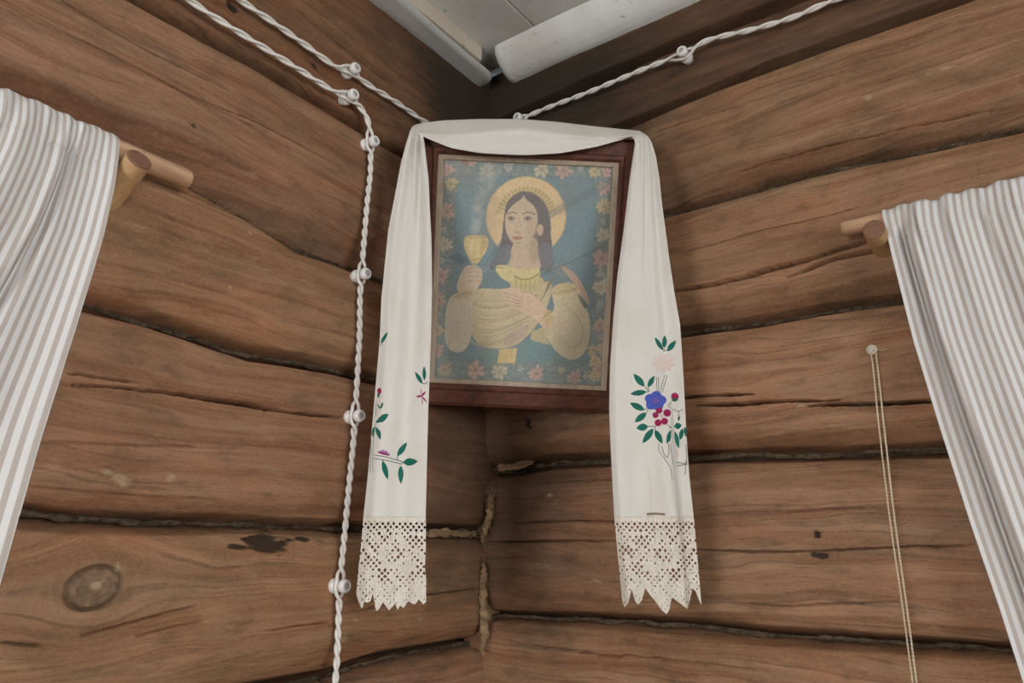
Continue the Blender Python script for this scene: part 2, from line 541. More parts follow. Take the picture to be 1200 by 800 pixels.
def log(side, wall, lo, hi, seed, s0=-0.05, s1=3.05, cl=(0.045, 0.020), cu=(0.035, 0.014), cracks=(), knots=(), chars=(), pale=(),
        tint=(1, 1, 1), fine=True, proud=0.0, n=110):
    if fine:
        S = np.r_[np.arange(s0, min(1.10, s1), 0.003), np.arange(1.10, s1, 0.06)[:]] if s1 > 1.1 else np.arange(s0, s1, 0.003)
    else:
        S = np.arange(s0, s1 + 0.01, 0.06); n = 22
    S = np.r_[S[:-1], s1]
    t = np.linspace(0, 1, n)
    t = 0.5 - 0.5 * np.cos(np.pi * t) * (0.35 + 0.65 * np.abs(np.cos(np.pi * t)) ** 0.3) if not fine else t
    t = np.linspace(0, 1, n)
    L, Hh = lo(S)[:, None], hi(S)[:, None]
    h = Hh - L
    Z = L + h * t[None]
    SS = np.broadcast_to(S[:, None], Z.shape)
    a, b = t[None] * h, (1 - t[None]) * h
    und = fbm(SS * 4, Z * 9, seed, 3)
    d = 0.006 * fbm(SS * 2.2, Z * 5, seed + 9, 3) + 0.0022 * fbm(SS * 14, Z * 60, seed + 20, 3) + 0.0006 * fbm(SS * 60, Z * 420, seed + 31, 2) + proud
    wl_ = cl[0] * (1 + 0.35 * vnoise(SS * 3, SS * 0, seed + 3)); wu_ = cu[0] * (1 + 0.35 * vnoise(SS * 3, SS * 0, seed + 5))
    g = lambda x: np.clip(x, 0, 1) ** 2 * (1.6 - 0.6 * np.clip(x, 0, 1))
    d = d - cl[1] * g(1 - a / wl_) - cu[1] * g(1 - b / wu_)
    d = d - 0.046 * np.clip(1 - np.minimum(a, b) / (0.015 + 0.007 * und), 0, 1) ** 1.2
    V0 = np.zeros(Z.shape + (3,))
    zw = Z.copy()
    for k, (px, w_px, depth) in enumerate(cracks):
        cs, cz = px_line(side, px)
        zc = np.interp(S, cs, cz) + 0.0012 * vnoise(S * 22, S * 0, seed + 50 + k) + 0.0004 * vnoise(S * 110, S * 0, seed + 70 + k)
        u = np.clip((S - cs[0]) / (cs[-1] - cs[0]), 0, 1)
        taper = np.where((S > cs[0]) & (S < cs[-1]), np.minimum(1, 5 * np.minimum(u, 1 - u)), 0)
        wm = w_px * 0.0019 * taper * (0.85 + 0.25 * vnoise(S * 14, S * 0, seed + 90 + k)) * 0.5 + 1e-6
        wm = np.where(taper > 0, np.maximum(wm, 0.0011), 1e-6)
        x = np.abs(Z - zc[:, None]) / wm[:, None]
        dep = 4.0 * depth * np.where(taper > 0, 0.35 + 0.65 * taper, 0)
        d = d - dep[:, None] * np.clip(1.25 - x, 0, 1) ** 0.4
        # lower lip stands slightly proud
        d = d + 0.0025 * taper[:, None] * np.exp(-(np.clip((zc[:, None] - Z), 0, 9) / 0.012) ** 2) * (Z < zc[:, None])
    mk = np.zeros(Z.shape + (4,))
    # old lamp soot high in the holy corner, one ragged stain; a weaker dark patch below
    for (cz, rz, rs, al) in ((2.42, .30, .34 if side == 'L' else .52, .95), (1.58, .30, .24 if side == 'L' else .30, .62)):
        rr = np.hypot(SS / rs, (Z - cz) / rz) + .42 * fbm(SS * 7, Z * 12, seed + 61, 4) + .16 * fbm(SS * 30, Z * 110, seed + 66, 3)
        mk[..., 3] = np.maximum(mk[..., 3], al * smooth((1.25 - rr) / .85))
    for (kx, ky, rx, ry, rot) in knots:
        P = SIDE[side]['pt'](np.array(kx, float), np.array(ky, float)); ks, kz = float(SIDE[side]['s'](P)), float(P[2])
        du, dv = SS - ks, Z - kz
        c_, s_ = math.cos(rot), math.sin(rot)
        uu, vv = (du * c_ + dv * s_) / rx, (-du * s_ + dv * c_) / ry
        r = np.sqrt(uu ** 2 + vv ** 2) + 0.05 * fbm(SS * 60, Z * 60, seed + 5)
        zw = zw - (zw - kz) * np.exp(-(r / 2.6) ** 2)
        disc = np.clip((1.0 - r) / 0.10, 0, 1)
        mk[..., 0] = np.maximum(mk[..., 0], disc * (0.62 + 0.28 * np.sin(r * 24 + 3 * fbm(SS * 30, Z * 30, seed + 8))))
        ring = np.exp(-((r - 1.03) / 0.07) ** 2)
        d = d + 0.0025 * disc - 0.006 * ring
        mk[..., 1] = np.maximum(mk[..., 1], 0.55 * ring)
        mk[..., 2] = np.maximum(mk[..., 2], 0.65 * np.clip((0.25 - np.sqrt((uu + .05) ** 2 + (vv - .08) ** 2)) / 0.12 + 0.5 * fbm(SS * 150, Z * 150, 4), 0, 1) * disc)
    for (kx, ky, rx, ry, dep) in chars:
        P = SIDE[side]['pt'](np.array(kx, float), np.array(ky, float)); ks, kz = float(SIDE[side]['s'](P)), float(P[2])
        r = np.sqrt(((SS - ks) / rx) ** 2 + ((Z - kz) / ry) ** 2) + 1.0 * fbm(SS * 38, Z * 130, seed + 15, 5)
        m = np.clip((1 - r) / 0.22, 0, 1)
        mk[..., 1] = np.maximum(mk[..., 1], m * 0.9); d = d - dep * m
    for (kx, ky, rx, ry) in pale:
        P = SIDE[side]['pt'](np.array(kx, float), np.array(ky, float)); ks, kz = float(SIDE[side]['s'](P)), float(P[2])
        r = np.sqrt(((SS - ks) / rx) ** 2 + ((Z - kz) / ry) ** 2) + 1.1 * fbm(SS * 90, Z * 190, seed + 25, 5)
        mk[..., 2] = np.maximum(mk[..., 2], np.clip((1 - r) / 0.6, 0, 1) * 0.55)
    V = wall_xyz(side, SS, Z, d)
    # close the back so that each log is a solid
    back = wall_xyz(side, np.repeat(S[:, None], 2, 1), np.stack([Hh[:, 0], L[:, 0]], 1), np.full((len(S), 2), -0.17))
    V = np.concatenate([V, back], 1)
    uv = np.stack([np.concatenate([SS, np.repeat(S[:, None], 2, 1)], 1), np.concatenate([zw, Hh, L], 1) + seed * 1.37], -1)
    mk = np.concatenate([mk, np.zeros((len(S), 2, 4))], 1)
    m = n + 2
    F = grid_faces(len(S), m, True)
    if side == 'R': F = F[:, ::-1]
    c0 = np.array([S[len(S) // 2], 0, 0])
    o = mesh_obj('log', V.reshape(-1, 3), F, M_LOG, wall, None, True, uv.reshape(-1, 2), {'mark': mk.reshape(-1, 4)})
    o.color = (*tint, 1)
    return o


def backing(name, verts_faces):
    return tag(mesh_obj(name, *verts_faces, M_CHINK, smooth=False), kind='structure')


wall_left = backing('wall_left', join([box(-0.14, -0.085, -WIN, 0.05, 0, CEIL), box(-0.14, -0.085, -ROOM - .05, -WIN2, 0, CEIL), box(-0.14, -0.085, -WIN2, -WIN, 0, WZ0), box(-0.14, -0.085, -WIN2, -WIN, WZ1, CEIL)]))
wall_right = backing('wall_right', join([box(-0.05, WIN, 0.085, 0.14, 0, CEIL), box(WIN2, ROOM + .05, 0.085, 0.14, 0, CEIL), box(WIN, WIN2, 0.085, 0.14, 0, WZ0), box(WIN, WIN2, 0.085, 0.14, WZ1, CEIL)]))

JL = [None,
      joint('L', [(200, 15), (286, 64), (385, 125), (460, 172)], 2.22),
      joint('L', [(130, 160), (220, 207), (300, 253), (350, 285), (405, 304), (450, 322)], 1.985),
      joint('L', [(100, 350), (175, 370), (250, 395), (300, 412), (400, 430), (440, 440)], 1.75),
      joint('L', [(25, 600), (90, 607), (200, 612), (300, 615), (390, 618), (500, 620)], 1.485),
      joint('L', [(397, 795), (455, 775), (550, 757)], 1.24)]
const = lambda v: (lambda q: np.full(np.shape(q), float(v)))
top = const(CEIL)
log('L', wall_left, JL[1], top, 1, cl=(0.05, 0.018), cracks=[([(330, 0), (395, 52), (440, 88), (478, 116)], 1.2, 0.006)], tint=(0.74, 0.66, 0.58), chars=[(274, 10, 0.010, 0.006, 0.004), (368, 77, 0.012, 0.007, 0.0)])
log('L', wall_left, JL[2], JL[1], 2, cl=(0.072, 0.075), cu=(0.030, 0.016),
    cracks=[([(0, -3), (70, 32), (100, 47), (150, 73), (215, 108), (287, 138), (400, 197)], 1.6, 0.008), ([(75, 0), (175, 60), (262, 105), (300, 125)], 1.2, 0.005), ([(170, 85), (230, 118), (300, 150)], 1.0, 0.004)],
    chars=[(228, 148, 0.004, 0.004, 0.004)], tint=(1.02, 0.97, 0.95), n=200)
log('L', wall_left, JL[3], JL[2], 3, s1=WIN, cl=(0.075, 0.040), cu=(0.045, 0.020), tint=(1.16, 1.12, 1.04), proud=0.004,
    cracks=[([(150, 240), (210, 262), (300, 296)], 0.8, 0.002)], pale=[(292, 273, 0.004, 0.006), (268, 338, 0.004, 0.004)])
log('L', wall_left, JL[4], JL[3], 4, s1=WIN, cl=(0.046, 0.026), cu=(0.045, 0.024), tint=(1.06, 1.0, 0.97), proud=0.002,
    cracks=[([(78, 437), (120, 443), (165, 449)], 2.0, 0.010), ([(82, 450), (140, 455), (180, 459), (260, 471), (300, 476), (345, 484), (415, 490)], 3.2, 0.016), ([(60, 517), (130, 521), (230, 523)], 0.9, 0.003), ([(40, 571), (130, 578), (255, 586)], 1.0, 0.003)],
    pale=[(142, 560, 0.016, 0.010), (200, 558, 0.006, 0.005), (125, 553, 0.012, 0.004)], n=200)
log('L', wall_left, JL[5], JL[4], 5, s1=WIN, cl=(0.06, 0.045), cu=(0.050, 0.022), tint=(1.10, 1.08, 1.0), proud=0.003,
    cracks=[([(0, 751), (20, 753), (45, 755)], 1.4, 0.005), ([(95, 745), (120, 738), (150, 730), (200, 715), (230, 708)], 1.4, 0.006), ([(160, 745), (200, 735), (240, 727)], 1.1, 0.004), ([(310, 738), (345, 734), (385, 729)], 1.1, 0.004), ([(430, 712), (500, 697), (560, 688)], 1.2, 0.005)],
    knots=[(110, 688, 0.031, 0.024, -0.25)], chars=[(316, 634, 0.040, 0.015, 0.006), (276, 640, 0.020, 0.006, 0.002), (357, 630, 0.016, 0.005, 0.002)],
    pale=[(138, 662, 0.003, 0.007), (415, 726, 0.006, 0.005), (402, 748, 0.008, 0.006), (492, 725, 0.008, 0.004)], n=200)
ZL = [1.02, 0.79, 0.56, 0.30, 0.0]
prev = JL[5]
for k, zz in enumerate(ZL):
    log('L', wall_left, const(zz), prev, 6 + k, s1=WIN if zz > 0.9 else 3.05, fine=(k == 0), tint=(1, 1, 1), n=80)
    prev = const(zz)
prev = JL[2]
for k, zz in enumerate([1.75, 1.485, 1.25, 1.02]):
    log('L', wall_left, const(zz), const([1.985, 1.75, 1.485, 1.25][k]), 12 + k, s0=WIN2, fine=False)

JR = [None,
      joint('R', [(640, 120), (700, 92), (775, 57), (850, 27), (920, 0)], 2.426),
      joint('R', [(660, 175), (775, 127), (850, 97), (1000, 42), (1120, 0)], 2.297),
      joint('R', [(780, 245), (900, 212), (940, 200), (1060, 172), (1200, 140)], 2.055),
      joint('R', [(795, 386), (900, 372), (950, 362), (1055, 347)], 1.82),
      joint('R', [(585, 550), (640, 540), (715, 537), (807, 533), (955, 530), (1080, 525)], 1.59),
      joint('R', [(575, 722), (800, 735), (900, 747), (1170, 765)], 1.317)]
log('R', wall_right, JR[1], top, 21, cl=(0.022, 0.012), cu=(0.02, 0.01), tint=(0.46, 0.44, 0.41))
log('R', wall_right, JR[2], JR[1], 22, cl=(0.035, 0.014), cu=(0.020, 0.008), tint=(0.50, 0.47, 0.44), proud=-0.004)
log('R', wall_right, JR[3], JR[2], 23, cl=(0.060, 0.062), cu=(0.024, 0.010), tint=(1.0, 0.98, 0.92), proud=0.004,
    cracks=[([(770, 154), (850, 130), (900, 113), (990, 84)], 1.1, 0.004), ([(865, 200), (950, 176), (1050, 152), (1200, 117)], 1.1, 0.005), ([(1045, 57), (1085, 46)], 1.0, 0.002), ([(1030, 100), (1100, 78), (1180, 48)], 0.9, 0.003)],
    pale=[(1018, 116, 0.006, 0.006), (1110, 82, 0.02, 0.004)], n=200)
log('R', wall_right, JR[4], JR[3], 24, s1=3.05, cl=(0.062, 0.064), cu=(0.040, 0.022), tint=(1.06, 1.02, 0.96), proud=0.002,
    cracks=[([(760, 347), (800, 340), (840, 333), (900, 317), (960, 301), (1015, 284), (1075, 266)], 5.0, 0.022), ([(922, 325), (975, 306), (1005, 298), (1036, 291), (1090, 278)], 5.0, 0.020), ([(800, 297), (900, 269), (962, 255), (1005, 244)], 1.1, 0.004)], n=240)
log('R', wall_right, JR[5], JR[4], 25, s1=WIN, cl=(0.058, 0.060), cu=(0.040, 0.022), tint=(1.06, 1.0, 0.94), proud=0.004,
    cracks=[([(780, 467), (805, 467), (840, 464), (885, 462)], 3.2, 0.014), ([(815, 476), (870, 474), (920, 471), (985, 469)], 3.4, 0.016), ([(945, 477), (990, 474), (1040, 473), (1090, 469), (1130, 466)], 4.4, 0.018)],
    pale=[(939, 477, 0.010, 0.004), (913, 452, 0.003, 0.003)], chars=[(619, 498, 0.010, 0.010, 0.008)], n=240)
log('R', wall_right, JR[6], JR[5], 26, s1=WIN, cl=(0.045, 0.030), cu=(0.056, 0.040), tint=(1.0, 0.98, 0.95), proud=-0.003,
    cracks=[([(600, 613), (640, 611), (720, 611), (760, 613)], 1.5, 0.006), ([(570, 635), (640, 634), (720, 633)], 1.4, 0.006), ([(800, 643), (860, 645), (905, 646), (990, 644), (1070, 641), (1140, 638)], 1.4, 0.006), ([(855, 709), (930, 709), (1050, 705)], 1.1, 0.004), ([(920, 598), (1010, 594)], 1.0, 0.003), ([(630, 564), (720, 562)], 1.2, 0.004)],
    chars=[(956, 627, 0.006, 0.006, 0.004), (957, 651, 0.013, 0.006, 0.002)], pale=[(697, 680, 0.012, 0.006), (642, 580, 0.01, 0.005)], n=220)
log('R', wall_right, const(1.06), JR[6], 27, s1=WIN, cl=(0.04, 0.02), cu=(0.050, 0.024), tint=(1.05, 1.02, 0.96), proud=0.004,
    cracks=[([(590, 752), (650, 760), (715, 768), (800, 775), (900, 785)], 1.7, 0.008)])
prev = const(1.06)
for k, zz in enumerate([0.80, 0.54, 0.28, 0.0]):
    log('R', wall_right, const(zz), prev, 30 + k, s1=3.05, fine=False); prev = const(zz)
for k, (a_, b_) in enumerate([(1.59, 1.82), (1.317, 1.59), (1.06, 1.317)]):
    log('R', wall_right, const(a_), const(b_), 36 + k, s0=WIN2, fine=False)


def chinking(side, wall, jf, s0, s1, mat, r=0.0036, d0=-0.036, nf=160, seed=0, flen=0.014, vertical=None):
    """a rope of moss or tow pressed into a joint, with loose fibres"""
    rg = np.random.default_rng(seed)
    S = np.arange(s0, s1, 0.006)
    z = jf(S) + 0.002 * vnoise(S * 30, S * 0, seed)
    d = d0 + 0.003 * vnoise(S * 40, S * 0, seed + 1)
    rr = r * (1 + 0.55 * vnoise(S * 55, S * 0, seed + 2) + 0.3 * vnoise(S * 170, S * 0, seed + 4))
    d = d + 0.006 * vnoise(S * 16, S * 0, seed + 6)
    parts = [tube(wall_xyz(side, S, z, d), rr, 6)]
    for _ in range(nf):
        s = rg.uniform(s0, s1); zz = float(jf(np.array([s]))[0])
        L = flen * rg.uniform(0.4, 1.2); a = rg.uniform(-1, 1) * 1.2 + (0 if rg.random() < .5 else math.pi)
        t = np.linspace(0, 1, 4)
        ps = s + L * t * math.cos(a) + 0.002 * np.sin(t * 5 + a); pz = zz + rg.uniform(-.5, .5) * r + L * .45 * t * math.sin(a)
        pd = d0 + r * 0.8 + 0.012 * t * rg.uniform(0.0, 1.2)
        parts.append(tube(wall_xyz(side, ps, pz, pd), 0.00035, 3, False))
    V, F = join(parts)
    o = mesh_obj('chinking', V, F, mat, wall)
    o['kind'] = 'stuff'
    return o


for i in range(1, 6):
    chinking('L', wall_left, JL[i], 0.0, WIN, M_CHINK, seed=100 + i, nf=420)
for i in range(1, 7):
    chinking('R', wall_right, JR[i], 0.0, WIN, M_CHINK, seed=120 + i, nf=480 if i in (3, 4, 5) else 300)
chinking('L', wall_left, lambda q: JL[4](q) - 0.006, 0.03, 0.17, M_TOW, r=0.008, d0=-0.004, nf=120, seed=140)
chinking('R', wall_right, lambda q: JR[5](q) + 0.004, 0.03, 0.12, M_TOW, r=0.006, d0=-0.006, nf=90, seed=141)


def corner_tow(pxs, r, seed):
    rg = np.random.default_rng(seed)
    P0 = np.array([on_right(np.array(float(x)), np.array(float(y)), -0.012) for x, y in pxs])
    u = np.linspace(0, 1, 40)
    P = np.stack([np.interp(u, np.linspace(0, 1, len(P0)), P0[:, k]) for k in range(3)], -1)
    P[:, 0] = np.clip(P[:, 0], 0.004, 0.03)
    P[:, :2] += 0.002 * rg.standard_normal((40, 2))
    parts = [tube(P, r * (1 + 0.35 * vnoise(u * 14, u * 0, seed)) * np.sin(np.pi * np.clip(u, .04, .96)) ** 0.4, 8)]
    for _ in range(120):
        i = rg.integers(0, 38); L = rg.uniform(0.008, 0.025)
        dirv = np.array([rg.uniform(0, .5), -rg.uniform(0, .5), rg.choice([-1, 1]) * 1.0]); dirv /= np.linalg.norm(dirv)
        st = P[i] + np.array([rg.uniform(-.3, 1), -rg.uniform(-.3, 1), 0]) * r * .7
        t = np.linspace(0, 1, 4)[:, None]
        parts.append(tube(st + dirv * L * t + np.array([.003, -.002, 0]) * t ** 2 * rg.uniform(-1, 1), 0.0004, 3, False))
    o = mesh_obj('chinking', *join(parts), M_TOW, wall_right)
    o['kind'] = 'stuff'


corner_tow([(567, 660), (566, 690), (568, 720), (567, 745), (566, 762)], 0.0085, 5)
corner_tow([(575, 582), (574, 600), (570, 618), (563, 634)], 0.006, 6)

# ------------------------------------------------------------------ window openings, far walls, floor, ceiling
def window(name, origin, along, out, w, z0, z1):
    """origin: corner of the opening on the inner wall face; along/out unit vectors"""
    along, out = np.array(along, float), np.array(out, float)
    root = empty(name, origin, kind='structure')
    o = np.array(origin, float)

    def bar(a0, a1, d0, d1, za, zb):
        V = np.array([o + along * a + out * d + np.array([0, 0, z - o[2]]) for a in (a0, a1) for d in (d0, d1) for z in (za, zb)])
        return V, box(0, 1, 0, 1, 0, 1)[1]
    j = 0.03
    fr = [bar(0, j, -.005, .15, z0, z1), bar(w - j, w, -.005, .15, z0, z1), bar(0, w, -.005, .15, z0, z0 + j), bar(0, w, -.005, .15, z1 - j, z1)]
    mesh_obj('window_frame', *join(fr), M_SASH, root, smooth=False)
    mid = w / 2
    ba = [bar(mid - .015, mid + .015, .09, .12, z0 + j, z1 - j), bar(j, w - j, .09, .12, z0 + .62 * (z1 - z0), z0 + .62 * (z1 - z0) + .025)]
    mesh_obj('glazing_bar', *join(ba), M_SASH, root, smooth=False)
    zs = [z0 + j, z0 + .62 * (z1 - z0), z0 + .62 * (z1 - z0) + .025, z1 - j]
    for a0, a1 in ((j, mid - .015), (mid + .015, w - j)):
        for za, zb in ((zs[0], zs[1]), (zs[2], zs[3])):
            mesh_obj('pane', *bar(a0, a1, .103, .106, za, zb), M_GLASS, root, smooth=False)
    return root


window('window_1', (0, -WIN, WZ0), (0, -1, 0), (-1, 0, 0), WIN2 - WIN, WZ0, WZ1)
window('window_2', (WIN, 0, WZ0), (1, 0, 0), (0, 1, 0), WIN2 - WIN, WZ0, WZ1)


def far_wall(name, axis):
    a0, a1 = (0.10, 0.95) if axis == 'y' else (0.85, 2.15)
    z0, z1 = 0.95, 2.05
    zs = [0, 0.24, 0.48, 0.72, 0.95, 1.22, 1.50, 1.78, 2.05, 2.30, CEIL]

    def blk(p, q, za, zb, d=0.0):
        return box(p, q, -ROOM - .14, -ROOM - d, za, zb, 0.02) if axis == 'y' else box(ROOM + d, ROOM + .14, -q, -p, za, zb, 0.02)
    root = mesh_obj(name, *join([blk(-.05, ROOM + .05, 0, z0, .03), blk(-.05, ROOM + .05, z1, CEIL, .03), blk(-.05, a0, z0, z1, .03), blk(a1, ROOM + .05, z0, z1, .03)]), M_CHINK, smooth=False)
    root['kind'] = 'structure'
    for za, zb in zip(zs[:-1], zs[1:]):
        spans = [(-.05, a0), (a1, ROOM + .05)] if z0 <= za < z1 - .01 else [(-.05, ROOM + .05)]
        for p, q in spans:
            mesh_obj('log', *blk(p, q, za + .002, zb - .002), M_BACKLOG if axis == 'y' else M_BACKLOGY, root, smooth=False)
    if axis == 'y': window('window_3', (a0, -ROOM, z0), (1, 0, 0), (0, -1, 0), a1 - a0, z0, z1)  # added window on the unseen back wall, lets the fill lamp in
    else: window('window_4', (ROOM, -a0, z0), (0, -1, 0), (1, 0, 0), a1 - a0, z0, z1)  # added window on the unseen side wall, also for fill light


far_wall('wall_back', 'y')
far_wall('wall_side', 'x')

floor = tag(mesh_obj('floor', *box(-.14, ROOM + .14, -ROOM - .14, .14, -0.08, -0.025), M_FLOOR, smooth=False), kind='structure')
for k in range(15):
    x0 = k * 0.2
    mesh_obj('floorboard', *box(x0 + .0015, x0 + .1985, -ROOM, 0, -0.025, 0.0, 0.003), M_FLOOR, floor, smooth=False)

ceiling = tag(mesh_obj('ceiling', *box(-.14, ROOM + .14, -ROOM - .14, .14, CEIL + .025, CEIL + .07), M_PAINT, smooth=False), kind='structure')
ceiling.color = (1, 1, 1, 1)
xs = [0.0, 0.181, 0.365, 0.55, 0.72, 0.92, 1.1, 1.29, 1.5, 1.7, 1.9, 2.1, 2.3, 2.5, 2.7, 2.86, ROOM]
for k, (a_, b_) in enumerate(zip(xs[:-1], xs[1:])):
    o = mesh_obj('plank', *box(a_ + .0012, b_ - .0012, -ROOM, 0.0, CEIL, CEIL + .025, 0.002), M_PAINT, ceiling, smooth=False)
    v = 0.90 + 0.08 * RNG.random()
    o.color = (v, v, v * 0.985, 1)


def long_trim(name, side, prof, s0, s1, seed, mat, round_end=0.0, tint=(1, 1, 1)):
    """beam run along a wall: prof [(d, z)] cross-section, open to the wall side"""
    prof = np.array(prof, float)
    # densify
    u = np.r_[0, np.cumsum(np.linalg.norm(np.diff(prof, axis=0), axis=1))]
    q = np.linspace(0, u[-1], 40)
    pr = np.stack([np.interp(q, u, prof[:, 0]), np.interp(q, u, prof[:, 1])], -1)
    S = np.r_[s0 + np.array([0, .003, .008, .015, .025]), np.arange(s0 + .04, s1, 0.02), s1]
    c = pr.mean(0)
    P = []
    for s in S:
        k = 1.0
        if round_end and s < s0 + round_end:
            x = 1 - (s - s0) / round_end
            k = math.sqrt(max(0.0, 1 - x * x)) * 0.45 + 0.55
        n1 = 0.0022 * fbm(np.full(40, s * 6), q * 30, seed, 3) + 0.004 * vnoise(np.full(40, s * 2), q * 0 + 1, seed + 4)
        dz = pr[:, 1].max()
        dd = (pr[:, 0]) * k + n1
        zz = dz + (pr[:, 1] - dz) * k + n1 * (pr[:, 1] < dz - 1e-4)
        P.append(wall_xyz(side, np.full(40, s), zz, dd))
    V = np.array(P)
    F = grid_faces(len(S), 40, True)
    F = [tuple(f) for f in (F if side == 'R' else F[:, ::-1])] + [tuple(range(40)), tuple(range((len(S) - 1) * 40, len(S) * 40))[::-1]]
    o = mesh_obj(name, V.reshape(-1, 3), F, mat, smooth=True, sharp=40)
    o['kind'] = 'structure'
    o.color = (*tint, 1)
    return o


long_trim('trim_1', 'L', [(-.02, 2.508), (.010, 2.507), (.044, 2.508), (.051, 2.513), (.052, 2.519), (-.02, 2.519)], 0.034, ROOM, 3, M_PAINT, 0.03, (0.74, 0.75, 0.76))
long_trim('trim_2', 'L', [(-.02, 2.5255), (.046, 2.5255), (.0475, 2.528), (.0475, 2.556), (.045, 2.566), (.044, CEIL), (-.02, CEIL)], 0.09, ROOM, 4, M_PAINT, 0, (0.86, 0.77, 0.66))
long_trim('trim_3', 'R', [(-.02, 2.505), (.014, 2.506), (.032, 2.512), (.050, 2.524), (.064, 2.540), (.072, 2.554), (.074, 2.5665), (-.02, 2.5665)], 0.060, ROOM, 5, M_PAINT, 0.02, (1.10, 1.14, 1.18))

# ------------------------------------------------------------------ icon in a dark wooden frame
TILT, ROLL = math.radians(19.0), math.radians(-2.75)
ICON_D = 0.362
n_i = NH * math.cos(TILT) - np.array([0, 0, math.sin(TILT)])
u_i = np.array([0, 0, 1.0]) * math.cos(TILT) + NH * math.sin(TILT)
r_i = RT.copy()
r_i, u_i = r_i * math.cos(ROLL) + u_i * math.sin(ROLL), -r_i * math.sin(ROLL) + u_i * math.cos(ROLL)
P_top = on_front(np.array(612.0), np.array(165.0), np.array(ICON_D))


def on_icon(px, py, back=0.0):
    d = ray(px, py)
    k = ((P_top - n_i * back - CAM) @ n_i) / (d @ n_i)
    return CAM + d * k[..., None]


PIC_BACK = 0.010
qc = on_icon(np.array([511., 722., 713., 506.]), np.array([182., 190., 459., 446.]), PIC_BACK)
icon_c = qc.mean(0)
qa, qb = (qc - icon_c) @ r_i, (qc - icon_c) @ u_i
HW, HH = (qa[1] - qa[0] + qa[2] - qa[3]) / 4, (qb[0] - qb[3] + qb[1] - qb[2]) / 4
RB, RS, RTOP = 0.041, 0.035, 0.043
icon = empty('framed_icon', icon_c - u_i * (HH + RB), 'dark red framed icon print of a haloed woman holding a chalice, under the draped towel', 'icon')


def ic(a, b, n):
    a, b, n = np.broadcast_arrays(np.asarray(a, float), np.asarray(b, float), np.asarray(n, float))
    return icon_c + a[..., None] * r_i + b[..., None] * u_i + n[..., None] * n_i


def frame_ring(inner, widths, prof):
    """mitred ring; inner half sizes (w,h), widths (side, top, bottom); prof [(t 0..1 outwards, n)]"""
    w, h = inner; ws, wt, wb = widths
    V = []
    for t, n in prof:
        for a, b in ((-w - ws * t, -h - wb * t), (w + ws * t, -h - wb * t), (w + ws * t, h + wt * t), (-w - ws * t, h + wt * t)):
            V.append(ic(a, b, n))
    m = len(prof)
    F = [(i * 4 + j, i * 4 + (j + 1) % 4, ((i + 1) % m) * 4 + (j + 1) % 4, ((i + 1) % m) * 4 + j) for i in range(m) for j in range(4)]
    return np.array(V), [f[::-1] for f in F]


def rails(inner, widths, prof, mat, name, parent):
    w, h = inner; ws, wt, wb = widths
    m = len(prof)
    cor = lambda t: [(-w - ws * t, -h - wb * t), (w + ws * t, -h - wb * t), (w + ws * t, h + wt * t), (-w - ws * t, h + wt * t)]
    for j in range(4):
        V = []
        for t, n in prof:
            c = cor(t)
            for (a, b) in (c[j], c[(j + 1) % 4]):
                V.append(ic(a, b, n))
        F = [(2 * i, 2 * ((i + 1) % m), 2 * ((i + 1) % m) + 1, 2 * i + 1) for i in range(m)]
        F += [tuple(2 * i for i in range(m))[::-1], tuple(2 * i + 1 for i in range(m))]
        mesh_obj(name, np.array(V), F, mat, parent, smooth=False)


rails((HW, HH), (RS, RTOP, RB), [(0, -.012), (0, .006), (.10, .012), (.22, .012), (.3, .0095), (.85, .0095), (.92, .007), (1.0, .005), (1.0, -.016), (.5, -.016)], M_FRAME, 'frame_rail', icon)
LW = 0.010
rails((HW - LW, HH - LW * 0.8), (LW, LW * .8, LW * .8), [(0, -.006), (0, .0015), (.3, .003), (1, .004), (1, -.006)], M_LINER, 'gilt_liner', icon)
mesh_obj('glass_pane', np.array([ic(a, b, .0005 + k) for k in (0, .0006) for a, b in ((-HW + LW, -HH + LW * .8), (HW - LW, -HH + LW * .8), (HW - LW, HH - LW * .8), (-HW + LW, HH - LW * .8))]),
         [(3, 2, 1, 0), (4, 5, 6, 7), (0, 1, 5, 4), (1, 2, 6, 5), (2, 3, 7, 6), (3, 0, 4, 7)], M_GLASS, icon, smooth=False)
bb = [ic(a, b, n) for n in (-.0125, -.0155) for a, b in ((-HW, -HH), (HW, -HH), (HW, HH), (-HW, HH))]
mesh_obj('backboard', np.array(bb), [(0, 1, 2, 3), (7, 6, 5, 4), (0, 4, 5, 1), (1, 5, 6, 2), (2, 6, 7, 3), (3, 7, 4, 0)], M_FRAME, icon, smooth=False)


